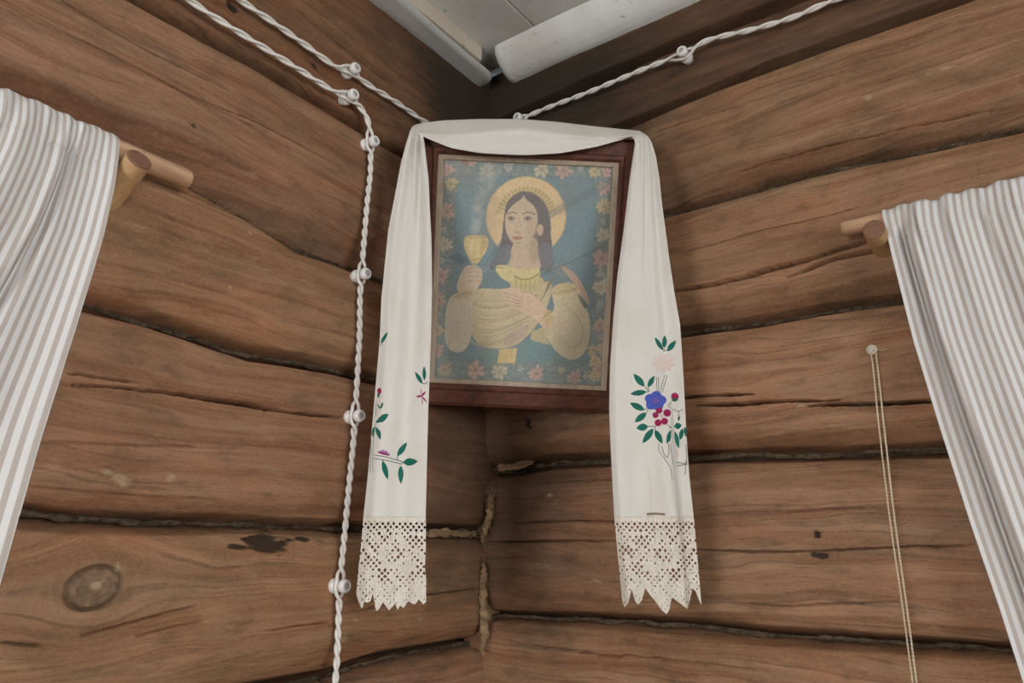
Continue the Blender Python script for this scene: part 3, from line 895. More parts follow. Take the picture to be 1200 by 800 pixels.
def paint_print(X, Y):
    """colours of the printed picture; X, Y in picture units"""
    C = np.empty(X.shape + (3,)); C[:] = (97, 122, 128)
    nz = fbm(X / 9, Y / 9, 3, 4); nf = fbm(X / 2.2, Y / 2.2, 8, 3)

    def bl(m, col, a=1.0):
        m = np.clip(np.asarray(m, float), 0, 1)[..., None] * a
        C[:] = C * (1 - m) + np.array(col, float) * m

    def poly(pts, sm=True):
        pts = np.array(pts, float)
        if sm:      # one round of corner cutting
            for _ in range(2):
                nx = np.roll(pts, -1, 0); pts = np.stack([pts * .75 + nx * .25, pts * .25 + nx * .75], 1).reshape(-1, 2)
        ins = np.zeros(X.shape, bool)
        x2, y2 = np.roll(pts, -1, 0).T
        for (x1, y1), xa, ya in zip(pts, x2, y2):
            c = ((y1 > Y) != (ya > Y))
            with np.errstate(divide='ignore', invalid='ignore'):
                c &= X < (xa - x1) * (Y - y1) / (ya - y1 + 1e-9) + x1
            ins ^= c
        return ins

    def ell(cx, cy, rx, ry, rot=0.0, soft=0.08):
        c, s = math.cos(rot), math.sin(rot)
        u, v = ((X - cx) * c + (Y - cy) * s) / rx, (-(X - cx) * s + (Y - cy) * c) / ry
        return np.clip((1 - np.hypot(u, v)) / soft, 0, 1)

    def line(pts, w, col, a=1.0):
        pts = np.array(pts, float)
        if len(pts) > 2:
            t = np.linspace(0, len(pts) - 1, 14); i = np.arange(len(pts))
            co = [np.polyfit(i, pts[:, k], min(len(pts) - 1, 3)) for k in (0, 1)]
            pts = np.stack([np.polyval(co[0], t), np.polyval(co[1], t)], -1)
        D = np.full(X.shape, 1e9)
        for p, q in zip(pts[:-1], pts[1:]):
            d = q - p; L = d @ d + 1e-9
            k = np.clip(((X - p[0]) * d[0] + (Y - p[1]) * d[1]) / L, 0, 1)
            D = np.minimum(D, np.hypot(X - p[0] - k * d[0], Y - p[1] - k * d[1]))
        bl(np.clip((w / 2 + .45 - D) / .9, 0, 1), col, a)

    bl(np.clip(nz * .5 + .5, 0, 1), (88, 118, 128), .45)
    lx = 534 - (Y - 205) * .02; rx_ = 699 - (Y - 205) * .03
    band = (X < lx) | (X > rx_) | (Y < 206) | (Y > 421 + (X - 534) * .03)
    bl(band, (110, 122, 122), .85)
    bl(band & (nf > .25), (140, 145, 140), .45)
    bl(band & (fbm(X / 4, Y / 4, 21, 2) > .25), (86, 108, 96), .5)
    for p, q in (((534, 206), (530, 421)), ((699, 206), (692, 424)), ((534, 206), (699, 207)), ((530, 421), (693, 425))):
        line([p, q], .8, (80, 98, 104), .6)
    fl = [(523, 199, 'p', 7), (526, 215, 'y', 8), (522, 247, 'p', 9), (520, 285, 'c', 9), (517, 321, 'p', 9), (515, 350, 'p', 8), (513, 385, 'y', 9), (514, 410, 'p', 8),
          (708, 200, 'p', 7), (694, 200, 'y', 7), (705, 219, 'p', 8), (706, 240, 'y', 9), (706, 274, 'c', 8), (705, 302, 'p', 10), (704, 335, 'c', 9), (705, 381, 'p', 8), (697, 411, 'y', 7), (708, 409, 'y', 7), (700, 424, 'y', 7), (705, 435, 'p', 8),
          (543, 188, 'r', 5), (568, 198, 'w', 8), (550, 190, 'p', 5), (593, 194, 'w', 6), (632, 198, 'c', 9), (658, 199, 'p', 9), (678, 196, 'w', 4), (524, 432, 't', 8), (560, 433, 'p', 10), (588, 435, 'c', 9), (631, 438, 'p', 9), (612, 432, 'w', 4), (660, 435, 'y', 4), (676, 443, 'p', 8), (690, 441, 'w', 5), (700, 441, 'y', 7),
          (519, 268, 'w', 4), (517, 303, 'w', 4), (514, 367, 'w', 4), (706, 257, 'w', 4), (704, 319, 'w', 5), (704, 356, 'w', 5), (705, 395, 'w', 4)]
    cols = dict(p=(192, 150, 136), y=(192, 170, 126), c=(192, 178, 150), r=(160, 100, 84), w=(168, 166, 158), t=(165, 142, 112))
    for k, (fx, fy, c, r) in enumerate(fl):
        r = r * 1.18
        th = np.arctan2(Y - fy, X - fx); rr = np.hypot(X - fx, Y - fy)
        npet = 6 + k % 4
        for s_ in (-1, 1):
            bl(ell(fx + s_ * r * .95, fy + ((k * 7) % 5 - 2) * 1.5, r * .5, r * .22, (k % 3 - 1) * .6), (88, 116, 92), .6)
        bl(np.clip((r * (.80 + .16 * np.cos(npet * th + k) + .12 * np.cos(3 * th + 2 * k) + .25 * nf) - rr) / 1.0, 0, 1), cols[c], .85)
        bl((rr < r * .8) & (np.cos(npet * th + k) < -.3) & (rr > r * .25), tuple(np.array(cols[c]) * .78), .6)
        bl(np.clip(r * .28 - rr, 0, 1), tuple(np.array(cols[c]) * .72), .8)
    # smoke above the cup
    for (sx_, sy_, ra, rb, al) in ((556, 262, 9, 16, .6), (560, 240, 11, 20, .7), (566, 215, 14, 20, .8), (572, 200, 14, 12, .7)):
        bl(ell(sx_, sy_, ra, rb, .15, .6) * np.clip(nz + .6, 0, 1), (172, 170, 166), al)
    # halo
    hr = np.hypot(X - 615, Y - 253); ha = np.arctan2(Y - 253, X - 615)
    bl(np.clip(47.5 - hr, 0, 1), (212, 180, 134)); bl((hr < 47) & (X > 632), (208, 176, 128), .5)
    bl((np.abs(hr - 46.6) < .7), (168, 146, 100), .7)
    bl((hr < 35) & (Y < 250) & (hr > 27), (184, 163, 108), .8)
    bl((hr < 36) & (hr > 26) & (Y < 247) & (np.sin(ha * 44) > .3), (140, 118, 74), .55)
    # hair behind
    hair = (88, 82, 84)
    bl(poly([(589, 250), (592, 235), (602, 226), (612, 222), (626, 226), (638, 237), (644, 255), (645, 280), (649, 300), (647, 316), (632, 318), (628, 285), (599, 285), (597, 305), (578, 318), (572, 312), (582, 296), (587, 280)]), hair)
    bl(poly([(583, 288), (597, 284), (600, 300), (588, 310), (572, 314)]), (100, 110, 120), .8)
    bl(poly([(630, 284), (646, 282), (649, 305), (641, 316), (630, 310)]), (108, 106, 118), .85)
    for k in range(7):
        line([(594 - k * 1.2, 280), (590 - k * 2.2, 298), (583 - k * 1.5, 312)], .7, (72, 72, 78), .6)
        line([(632 + k * 1.8, 280), (634 + k * 1.9, 298), (634 + k * 1.8, 314)], .7, (80, 78, 86), .6)
    # neck, face
    bl(poly([(599, 279), (630, 274), (630, 300), (636, 314), (615, 322), (590, 313), (599, 304)]), (190, 164, 138))
    bl(poly([(620, 280), (630, 276), (630, 305), (622, 312)]), (170, 142, 116), .6)
    bl(ell(609.5, 257, 19.5, 30, 0.03, .05), (192, 170, 142))
    bl(ell(632, 268, 4, 7), (188, 160, 134))
    bl(ell(622, 264, 9, 20, 0, .6), (176, 148, 120), .55)
    bl(poly([(590, 247), (594, 236), (609, 224), (612, 224), (610, 232), (597, 240), (591, 252)]), hair)
    bl(poly([(612, 224), (628, 231), (638, 246), (634, 262), (629, 252), (625, 240), (613, 232)]), hair)
    line([(593, 250), (598, 247.5), (604, 249)], 1.3, (96, 78, 66), .9); line([(611, 250), (618, 247.5), (625, 250)], 1.3, (96, 78, 66), .9)
    for ex in (597.5, 617):
        bl(ell(ex, 255, 4.6, 2.4), (150, 138, 122), .9); bl(ell(ex, 255, 2.1, 2.0), (66, 60, 56), .95)
        line([(ex - 4.6, 254.5), (ex, 252.4), (ex + 4.6, 254.5)], .9, (92, 74, 62), .85)
        bl(ell(ex, 258, 6, 4, 0, .7), (164, 136, 112), .45)
    line([(607, 252), (605, 262), (602.5, 269), (606, 271)], .9, (160, 122, 98), .75)
    bl(ell(605, 270.5, 4.2, 2), (172, 126, 104), .6)
    bl(ell(605.5, 277.5, 6, 2.2), (160, 104, 90), .85); line([(600, 277.3), (605, 276.9), (611, 277.3)], .7, (110, 70, 60), .8)
    bl(ell(606, 283, 5, 1.6, 0, .8), (160, 130, 104), .6)
    # robe
    bl(poly([(566, 316), (590, 312), (612, 326), (636, 314), (652, 318), (668, 332), (660, 400), (560, 405), (556, 340)]), (86, 112, 118))
    bl(poly([(578, 311), (590, 308), (600, 312), (615, 316), (632, 311), (634, 325), (622, 333), (598, 331), (586, 323)]), (202, 186, 128))
    bl(poly([(598, 324), (612, 330), (634, 322), (640, 330), (628, 348), (606, 346), (599, 340)]), (190, 172, 112), .9)
    line([(603, 322), (612, 326), (622, 325), (632, 319)], 1.6, (110, 92, 52), .8)
    for k in range(5): line([(604 + k * 6, 326), (606 + k * 5, 334), (604 + k * 6, 342)], .9, (120, 104, 62), .7)
    # gathered drape across the body
    bl(poly([(545, 340), (562, 336), (588, 338), (604, 334), (626, 342), (648, 322), (646, 350), (634, 376), (618, 396), (600, 408), (575, 408), (556, 398), (548, 370)]), (184, 168, 130))
    for k in range(11):
        y0 = 343 + k * 5.4 + 2.2 * math.sin(k * 2.3)
        line([(551, y0), (576, y0 + 9 - k * .1), (606, y0 + 5 - k * 1.0), (632 - k * 1.5, y0 - 6 - k * .5)], 1.0, (128, 110, 82), .28 + .5 * ((k * 37) % 10) / 10.)
        line([(553, y0 + 2.4), (577, y0 + 11.2), (606, y0 + 7), (628 - k * 1.5, y0 - 3)], 1.3, (206, 190, 150), .45)
    bl(poly([(596, 388), (624, 376), (612, 400), (590, 407)]), (168, 140, 134), .5)
    for k in range(6): line([(634 + k * 2.4, 352 - k * 4), (640 + k * 1.6, 340 - k * 3), (643 + k * 1.5, 326)], .9, (98, 84, 66), .75)
    # skirt and girdle
    bl(poly([(553, 408), (576, 409), (604, 408), (632, 386), (650, 402), (668, 420), (672, 425), (552, 422)]), (92, 126, 128))
    bl(poly([(624, 388), (638, 382), (646, 404), (624, 398)], False), (190, 168, 120), .85)
    bl(poly([(587, 409), (608, 407), (606, 425), (585, 425)], False), (210, 182, 116))
    line([(596, 408), (595, 425)], .7, (180, 150, 90), .6)
    # raised arm, hand and sleeve
    bl(poly([(524, 352), (533, 342), (550, 338), (555, 350), (555, 392), (549, 408), (538, 413), (526, 407), (522, 390)]), (190, 178, 150))
    for k in range(6): line([(528 + k * 4.5, 350), (527 + k * 4.6, 376), (529 + k * 4.2, 404)], .7, (164, 150, 124), .5)
    bl(poly([(540, 318), (546, 309), (562, 310), (566, 318), (564, 332), (553, 345), (538, 342), (535, 334)]), (196, 174, 148))
    for k in range(4): line([(548, 313 + k * 5), (558, 312 + k * 5), (565, 314 + k * 5)], .8, (150, 124, 102), .7)
    bl(poly([(530, 346), (545, 338), (556, 338), (554, 346), (540, 350)]), (178, 156, 116), .8); line([(530, 349), (542, 343), (555, 342)], .9, (128, 108, 76), .7)
    # cup
    bl(poly([(542, 276), (557, 274), (572, 276), (571, 290), (563, 302), (559, 309), (553, 309), (549, 301), (543, 290)]), (202, 178, 120))
    bl(ell(557, 276.5, 14, 2.6), (178, 152, 98), .8); bl(poly([(562, 280), (570, 279), (568, 291), (561, 301)]), (168, 140, 86), .6)
    bl(ell(551, 288, 3, 8, 0, .8), (222, 204, 156), .7); line([(549, 300), (556, 303), (563, 300)], .9, (140, 112, 66), .8)
    # puffed sleeve and the hand on the breast
    bl(poly([(646, 336), (660, 330), (677, 331), (684, 350), (693, 372), (693, 400), (686, 416), (674, 424), (658, 416), (646, 402), (638, 384), (640, 372), (652, 362), (648, 348)]), (192, 178, 144))
    for k in range(6):
        line([(652 + k * 3, 352 + k * 4), (672 + k * 2, 362 + k * 3), (684, 384 + k * 3), (676 - k * 2, 410 - k)], .8, (158, 142, 108), .35)
        line([(646 + k * 2, 378 + k * 2), (652 + k * 3, 394 + k * 1.5), (666 + k * 2, 410)], .7, (162, 146, 114), .3)
    bl(ell(662, 376, 9, 11, .4, .7), (200, 172, 144), .5)
    bl(poly([(646, 335), (662, 329), (676, 331), (678, 340), (664, 344), (650, 346)]), (182, 158, 108), .8); line([(648, 343), (662, 340), (677, 337)], .9, (128, 106, 70), .7)
    bl(poly([(588, 338), (598, 335), (610, 340), (624, 342), (636, 354), (650, 372), (648, 386), (640, 386), (628, 372), (612, 364), (598, 358), (590, 352), (594, 348), (586, 343)]), (202, 172, 144))
    for k in range(4): line([(590 + k * 1.5, 341 + k * 4.6), (602, 345 + k * 4), (613, 349 + k * 3.2)], .9, (150, 116, 92), .8)
    line([(612, 341), (622, 342), (632, 350)], .8, (150, 116, 92), .7)
    bl(poly([(636, 366), (646, 360), (652, 374), (642, 384)]), (186, 158, 104), .8); line([(637, 372), (646, 365)], 1.0, (118, 94, 58), .8)
    # palm branch
    bl(poly([(654, 309), (664, 311), (678, 324), (688, 342), (693, 356), (688, 354), (678, 336), (664, 320)]), (186, 152, 128))
    line([(656, 311), (672, 322), (684, 340), (692, 355)], .9, (140, 104, 84), .7)
    bl(poly([(676, 342), (682, 346), (690, 360), (686, 362)]), (62, 66, 60), .75)
    # dark lines and patches across the print
    line([(506, 298), (530, 302), (560, 308), (590, 313)], .8, (66, 84, 88), .6)
    line([(632, 322), (660, 309), (690, 295), (722, 278)], 1.0, (58, 64, 60), .75); line([(640, 322), (668, 309), (720, 286)], .6, (84, 96, 96), .6)
    m = (np.abs((Y - 252) + (X - 640) * .56) < 5.0) & (X > 630)
    bl(m, (84, 96, 98), .38)  # diagonal band: dark reflection in the glass, painted into the print
    bl(poly([(524, 300), (536, 294), (552, 305), (540, 309)], False), (60, 88, 100), .6); bl(poly([(566, 308), (588, 290), (584, 284), (574, 294)], False), (70, 100, 104), .35)
    bl(np.clip(fbm(X / 30, Y / 40, 31, 3) - .05, 0, 1), (120, 108, 86), .45)
    bl(np.ones(X.shape), (142, 139, 132), .30)
    C *= (1 + .05 * nf + .05 * fbm(X / 1.3, Y / 1.3, 17, 2))[..., None]
    return np.clip(C * 0.97, 0, 255)



na, nb = 272, 350
A, B = np.meshgrid(np.linspace(-HW + .004, HW - .004, na), np.linspace(-HH + .004, HH - .004, nb), indexing='ij')
u_, v_ = (A + HW) / (2 * HW), (HH - B) / (2 * HH)
# picture units: the rectangle carries the print bilinearly
PX = (511 * (1 - u_) + 722 * u_) * (1 - v_) + (506 * (1 - u_) + 713 * u_) * v_
PY = (182 * (1 - u_) + 190 * u_) * (1 - v_) + (446 * (1 - u_) + 459 * u_) * v_
bul = 0.0009 * fbm(A * 14, B * 10, 5, 2)
mesh_obj('icon_print', ic(A, B, -.0035 + bul).reshape(-1, 3), grid_faces(na, nb), M_PRINT, icon, attrs={'print': np.minimum(lin(paint_print(PX, PY)) * 1.75 + 0.02, 0.85).reshape(-1, 3)})

# ------------------------------------------------------------------ embroidered towel draped over the icon
TOWEL_D = 0.382
YT, YB = 168.0, 606.0
EDGE = {
    'L': dict(out=[(168, 476), (190, 470), (270, 455), (350, 447), (400, 445), (480, 438), (560, 431), (606, 426), (640, 423), (680, 419), (720, 416)],
              inn=[(168, 497), (210, 502), (280, 505.5), (340, 506.5), (400, 505), (480, 502), (560, 500), (606, 499), (640, 499), (665, 498), (680, 499.5), (720, 499)]),
    'R': dict(out=[(168, 764), (185, 769), (210, 773), (240, 776), (300, 784), (340, 790), (380, 797), (440, 801), (510, 804.5), (560, 808), (606, 813), (650, 817), (720, 823)],
              inn=[(168, 744), (210, 738), (270, 731), (320, 724), (370, 719), (430, 715), (480, 714), (530, 716), (570, 718), (606, 720), (650, 724), (720, 731)])}


def edge(side, which, y):
    e = np.array(EDGE[side][which], float)
    return np.interp(y, e[:, 0], e[:, 1])


def drop_off(side, y, w):
    """cloth relief toward the camera; w 0 outer edge .. 1 inner edge"""
    k = smooth((y - 150) / 140)
    if side == 'L':
        o = 0.006 * np.sin(w * 6.5 + .6) * k + 0.004 * np.sin(w * 13 + 1.5 + y * .004) * (1 - .55 * smooth((y - 300) / 200))
        o = o + 0.010 * np.exp(-((w - (.55 + .0004 * (y - 168))) / .10) ** 2) * np.exp(-((y - 168) / 150.) ** 2)
        o = o - 0.008 * smooth((.16 - w) / .16)
    else:
        fold = .205 + .0 * y
        amt = smooth((y - 430) / 120)
        o = 0.005 * np.sin((1 - w) * 6 + .4) * k + 0.003 * np.sin(w * 12 + 1 + y * .003)
        o = o - 0.016 * amt * smooth((fold - w) / .045) + 0.004 * amt * np.exp(-((w - fold - .05) / .05) ** 2)
        o = o + 0.006 * np.exp(-((w - .32) / .07) ** 2) * (1 - smooth((y - 330) / 150)) - 0.004 * np.exp(-((w - .5) / .05) ** 2) * (1 - smooth((y - 260) / 120))
        o = o - 0.0022 * np.exp(-((w - .52) / .012) ** 2) * smooth((y - 535) / 20)
        o = o - 0.006 * smooth((w - .9) / .1)
    return o


def drop_pt(side, px, py, lift=0.0):
    px, py = np.asarray(px, float), np.asarray(py, float)
    xo, xi = edge(side, 'out', py), edge(side, 'inn', py)
    w = (px - xo) / (xi - xo)
    return on_front(px, py, TOWEL_D + drop_off(side, py, np.clip(w, 0, 1)) + lift)


W = 64
w_ = np.linspace(0, 1, W)
rows_o, rows_i, rows_d = [], [], []


def push(o, i, dd):
    rows_o.append(o); rows_i.append(i); rows_d.append(dd)


for y in np.arange(YB, YT, -2.0):
    push((edge('L', 'out', y), y), (edge('L', 'inn', y), y), drop_off('L', y, w_))
swo = [(476, 168), (480, 155), (484, 148), (492, 145), (520, 141.5), (560, 140), (610, 140), (650, 143), (700, 149), (735, 152.5), (750, 154), (759, 160), (764, 168)]
swi = [(497, 168), (495.5, 160), (498, 160.5), (506, 164.5), (528, 173.5), (562, 179.5), (612, 182), (655, 180), (700, 172), (728, 164), (739, 160.5), (743, 163), (744, 168)]
tt = np.linspace(0, 12, 240)
swo, swi = np.array(swo, float), np.array(swi, float)
SO = np.stack([np.interp(tt, range(13), swo[:, k]) for k in (0, 1)], -1); SI = np.stack([np.interp(tt, range(13), swi[:, k]) for k in (0, 1)], -1)
for _ in range(12):
    SO[1:-1] = (SO[:-2] + 2 * SO[1:-1] + SO[2:]) / 4; SI[1:-1] = (SI[:-2] + 2 * SI[1:-1] + SI[2:]) / 4
for k, t in enumerate(tt):
    mid = smooth(min(t - .5, 11.5 - t) / 2.2)
    base = drop_off('L', YT, w_) * (1 - smooth((t) / 2)) + drop_off('R', YT, w_) * smooth((t - 10) / 2)
    x = SO[k, 0]
    d = -0.040 * (1 - w_) ** 2.2 + 0.006 * np.sin(w_ * 5 + .3) * (.5 + .5 * math.cos((x - 612) / 60.))
    d = d + 0.0035 * np.sin(w_ * 15 + (x - 480) * .035) * np.exp(-min(t, 12 - t) / 2.2)
    d = d + 0.006 * np.exp(-((w_ - (.25 + .5 * abs(x - 612) / 150)) / .12) ** 2)
    push(SO[k], SI[k], base * (1 - mid) + d * mid)
for y in np.arange(YT + 2, YB + 1, 2.0):
    push((edge('R', 'out', y), y), (edge('R', 'inn', y), y), drop_off('R', y, w_))
RO, RI, RD = np.array(rows_o, float), np.array(rows_i, float), np.array(rows_d)
PXY = RO[:, None] * (1 - w_)[None, :, None] + RI[:, None] * w_[None, :, None]
TP = on_front(PXY[..., 0], PXY[..., 1], TOWEL_D + RD)
vlen = np.r_[0, np.cumsum(np.linalg.norm(np.diff(TP[:, W // 2], axis=0), axis=1))]
tuv = np.stack([np.broadcast_to(w_[None] * .12, TP.shape[:2]), np.broadcast_to(vlen[:, None], TP.shape[:2])], -1)
towel = empty('embroidered_towel', on_front(np.array(612.), np.array(180.), np.array(TOWEL_D)),
              'long white linen towel with floral embroidery and lace ends draped over the icon', 'towel')
cloth = mesh_obj('linen_cloth', TP.reshape(-1, 3), grid_faces(len(TP), W), M_LINEN, towel, uv=tuv.reshape(-1, 2))
md = cloth.modifiers.new('thickness', 'SOLIDIFY'); md.thickness = 0.0011; md.offset = -1


def lace(side, zig, name):
    n, m = 190, 150 if side == 'L' else 190
    w = np.linspace(0, 1, m); y = np.linspace(YB - 1.5, 720, n)
    Wg, Yg = np.meshgrid(w, y)[0], np.meshgrid(w, y)[1]
    xo, xi = edge(side, 'out', Yg), edge(side, 'inn', Yg)
    Xg = xo + (xi - xo) * Wg
    wav = 0.003 * np.sin(Wg * 16) * smooth((Yg - 606) / 80) + 0.0009 * vnoise(Wg * 60, Yg / 3, 3)
    P = on_front(Xg, Yg, TOWEL_D + drop_off(side, np.minimum(Yg, 640.), Wg) + wav)
    # crochet pattern: diamond net with filled motifs, dense scallops at the foot
    width = 92.0 if side == 'R' else 74.0
    u = Wg * width; v = Yg - YB
    p = 6.6
    wob = .8 * vnoise(u / 9, v / 9, 41); wob2 = .8 * vnoise(u / 9, v / 9, 43)
    a, b = (u + wob + v * .86) / p, (u + wob2 - v * .86) / p
    fa, fb = np.abs(a - np.floor(a) - .5), np.abs(b - np.floor(b) - .5)
    cid = (np.floor(a).astype(int) * 73856093) ^ (np.floor(b).astype(int) * 19349663)
    hsh = (((cid ^ (cid >> 7)) * 40503 >> 5) & 255) / 255.
    motif = np.sin(u * 2 * np.pi / 36.) * np.cos(v * 2 * np.pi / 46. + .6)
    top_row = (v > 5) & (v < 15)
    size = np.where(top_row, .31, .16 + .17 * hsh + .08 * motif)
    size = np.where((hsh < .34) & ~top_row, 0, size) * np.where(v > 76, .55, 1.0)
    big = np.maximum(fa, fb) < size
    q = 2.9
    a2, b2 = (u + wob + v) / q, (u + wob2 - v) / q
    small = np.maximum(np.abs(a2 - np.floor(a2) - .5), np.abs(b2 - np.floor(b2) - .5)) < .25
    small &= (size < .22) & (vnoise(u / 3, v / 3, 8) > -.45)
    hole = (big | small) & (v > 4.5)
    z = np.array(zig, float)
    yb = np.interp(Xg, z[:, 0], z[:, 1])
    gone = (Yg > yb) | (hole & (Yg < yb - 2.0))
    F = grid_faces(n, m)
    gq = gone.ravel()[F]
    F = F[gq.sum(1) < 3]
    used = np.unique(F); remap = np.full(n * m, -1); remap[used] = np.arange(len(used))
    uv = np.stack([Wg * .12, Yg * .0016], -1).reshape(-1, 2)
    o = mesh_obj(name, P.reshape(-1, 3)[used], remap[F], M_LACE, towel, uv=uv[used])
    s = o.modifiers.new('thickness', 'SOLIDIFY'); s.thickness = 0.0013; s.offset = 0
    return o


lace('L', [(410, 690), (417, 692), (420, 703), (424, 713), (427, 704), (430, 706), (434, 704), (437, 694), (441, 716), (445, 712), (449, 705), (456, 715), (461, 709), (463, 706), (466, 714), (469, 709), (473, 712), (478, 704), (482, 706), (486, 708), (491, 702), (496, 708), (499, 705), (503, 700)], 'lace_edging')
lace('R', [(718, 690), (727, 694), (732, 711), (736, 706), (740, 689), (745, 705), (748, 708), (752, 703), (756, 688), (762, 697), (768, 704), (775, 714), (781, 719.5), (784, 714), (787, 699), (792, 703), (799, 708), (805, 713), (808, 704), (811, 689), (815, 692), (819, 702), (822, 708), (826, 700)], 'lace_edging')


def leaf(side, base, tip, width, mat=None, name='embroidered_leaf', lift=0.0012):
    mat = mat or M_GREEN
    b, t = np.array(base, float), np.array(tip, float)
    ax = t - b; L = np.linalg.norm(ax); ax /= L; nr = np.array([-ax[1], ax[0]])
    n, m = 10, 5
    V, uv = [], []
    for i in range(n):
        s = i / (n - 1)
        hw = width / 2 * (math.sin(math.pi * min(max(s, .02), .985) ** .85) ** .75)
        for j in range(m):
            q = -1 + 2 * j / (m - 1)
            p = b + ax * L * s + nr * hw * q
            V.append(drop_pt(side, p[0], p[1], lift + 0.0009 * (1 - q * q)))
            uv.append((s * L * .0015, abs(q) * hw * .0015))
    return mesh_obj(name, np.array(V), grid_faces(n, m), mat, towel, uv=np.array(uv))


def blob(side, c, r, petals, mat, name, depth=.25, rot=0.0, sq=(1, 1), lift=0.0012):
    n, m = 6, 30
    V, uv = [], []
    for i in range(n):
        for j in range(m):
            th = 2 * math.pi * j / m
            rr = r * i / (n - 1) * (1 - depth + depth * abs(math.cos(petals * th / 2 + rot)) if petals else 1)
            x, y = c[0] + rr * math.cos(th) * sq[0], c[1] + rr * math.sin(th) * sq[1]
            V.append(drop_pt(side, x, y, lift + 0.0010 * (1 - (i / (n - 1)) ** 3)))
            uv.append((rr * .0015, th * r * .0006))
    return mesh_obj(name, np.array(V), grid_faces(n, m, True), mat, towel, uv=np.array(uv))


def stem(side, pts, w=1.0, mat=None, name='embroidered_stem'):
    pts = np.array(pts, float)
    t = np.linspace(0, len(pts) - 1, 6 * (len(pts) - 1) + 1)
    q = np.stack([np.interp(t, range(len(pts)), pts[:, k]) for k in (0, 1)], -1)
    P = drop_pt(side, q[:, 0], q[:, 1], 0.0013)
    V, F = tube(P, w * .00078, 5)
    return mesh_obj(name, V, F, mat or M_DARKTHREAD, towel, uv=np.stack([np.repeat(t * .01, 5), np.tile(np.linspace(0, .002, 5), len(t))], -1))


for b, t, wd in [((446.8, 402), (454, 389), 5), ((494.5, 449), (486.5, 435.5), 5.2), ((497.3, 445), (497, 429), 4.4), ((440.6, 495), (455.2, 485), 8), ((440.5, 500), (445.7, 514.5), 6.4), ((438.6, 500), (436.6, 512), 3.6),
                 ((466, 533.6), (476.6, 518.5), 6.6), ((473, 541.6), (489.2, 540.4), 9), ((448.6, 540.3), (454.4, 561.4), 6.4), ((469.6, 546), (469.7, 566.4), 6.4)]:
    leaf('L', b, t, wd)
blob('L', (444.6, 458), 4.4, 0, M_CRIMSON, 'embroidered_bud', sq=(.65, 1.0))
leaf('L', (443, 466), (444.5, 458.5), 4)
leaf('L', (445.5, 479), (442, 473), 2.6); leaf('L', (445.5, 479), (449, 471), 3.0)
for tp, wd, mt in [((487.5, 464.5), 2.6, M_CRIMSON), ((499, 458.5), 2.4, M_CRIMSON), ((493, 455), 1.6, M_PINK), ((495.2, 475), 1.4, M_PINK), ((501, 472), 1.6, M_CRIMSON)]:
    leaf('L', (494.3, 463.8), tp, wd, mt, 'embroidered_petal')
for k in range(7):
    a = math.radians(200 + k * 23)
    leaf('L', (449.5 + 1.2 * k - 3, 531.6 + .5 * k - 1), (449.5 + 1.2 * k - 3 + 6.5 * math.cos(a) * .5, 530.5 + .5 * k + 5.5 * math.sin(a)), 2.4, M_PINK if k % 2 else M_VIOLET, 'embroidered_petal')
leaf('L', (442.5, 529.5), (457, 533.5), 2.2, M_CRIMSON, 'embroidered_petal', .0018)
for p in ([(440.5, 495), (438.5, 505), (437, 530), (437, 553)], [(435, 515), (434, 545), (433.6, 553)], [(437.7, 532.8), (449, 534.5), (473, 541)], [(437.7, 537), (452, 539), (470, 543.5), (473, 542)], [(466, 533.6), (464.8, 539)], [(448.6, 540.3), (448.3, 538.6)], [(494.5, 449), (499, 449.6), (501, 447)], [(447, 402), (445.5, 405)], [(441, 470), (440.4, 488)]):
    stem('L', p, .75)

for b, t, wd in [((777, 410), (767.4, 395.3), 5.4), ((778.2, 407), (779, 393), 6), ((782.3, 411), (792, 399), 6.4), ((754.6, 452), (742.7, 438.2), 7.4), ((759.6, 453), (766.8, 440.2), 6), ((757, 459), (738.8, 461.4), 6.6), ((754.6, 480), (738.4, 472), 7.4), ((757, 484), (744, 494.4), 7.4),
                 ((759, 499.6), (746, 501.4), 8.4), ((765, 502.6), (753.2, 519), 7.4), ((767.8, 504), (776.2, 519.4), 7), ((787.8, 503), (781.4, 519.6), 6.6), ((791, 506), (795.6, 525), 5.2), ((790.6, 499.4), (798.6, 498.2), 7.6), ((800, 502.2), (796.8, 515.4), 5.4), ((802.6, 500), (804, 512), 3.4)]:
    leaf('R', b, t, wd)
for k in range(9):
    a = k * 2 * math.pi / 9 + .2
    leaf('R', (778, 425), (778 + 14.5 * math.cos(a), 425 + 12 * math.sin(a)), 8.5, M_PALEPINK, 'embroidered_petal', .0010)
blob('R', (768, 469.7), 12.6, 5, M_BLUE, 'embroidered_flower', .22, .4, (1.05, .95), .0014)
for k in range(6):
    a = k * math.pi / 3
    leaf('R', (768.5, 469.5), (768.5 + 4.8 * math.cos(a), 469.5 + 4.4 * math.sin(a)), 2.2, M_VIOLET, 'embroidered_stamen', .0028)
for c, r in [((768.2, 486.2), 4.0), ((772.4, 480.6), 4.4), ((781.8, 483.6), 5.0), ((778.8, 493.4), 4.6), ((771.2, 495.2), 4.6)]:
    blob('R', c, r * .88, 0, M_CRIMSON, 'embroidered_petal', lift=.0016)
blob('R', (775.3, 487.2), 2.6, 5, M_PALEPINK, 'embroidered_stamen', .4, lift=.0020)
blob('R', (790.6, 464.8), 4.8, 0, M_CRIMSON, 'embroidered_bud', lift=.0012)
leaf('R', (787.5, 468.8), (794.5, 467.6), 4.2, lift=.0022)
leaf('R', (795, 493), (796.2, 486.5), 2.4, M_DARKTHREAD)
leaf('R', (794, 527), (793.5, 537), 4.5, M_PALEPINK, 'embroidered_petal', .0010)
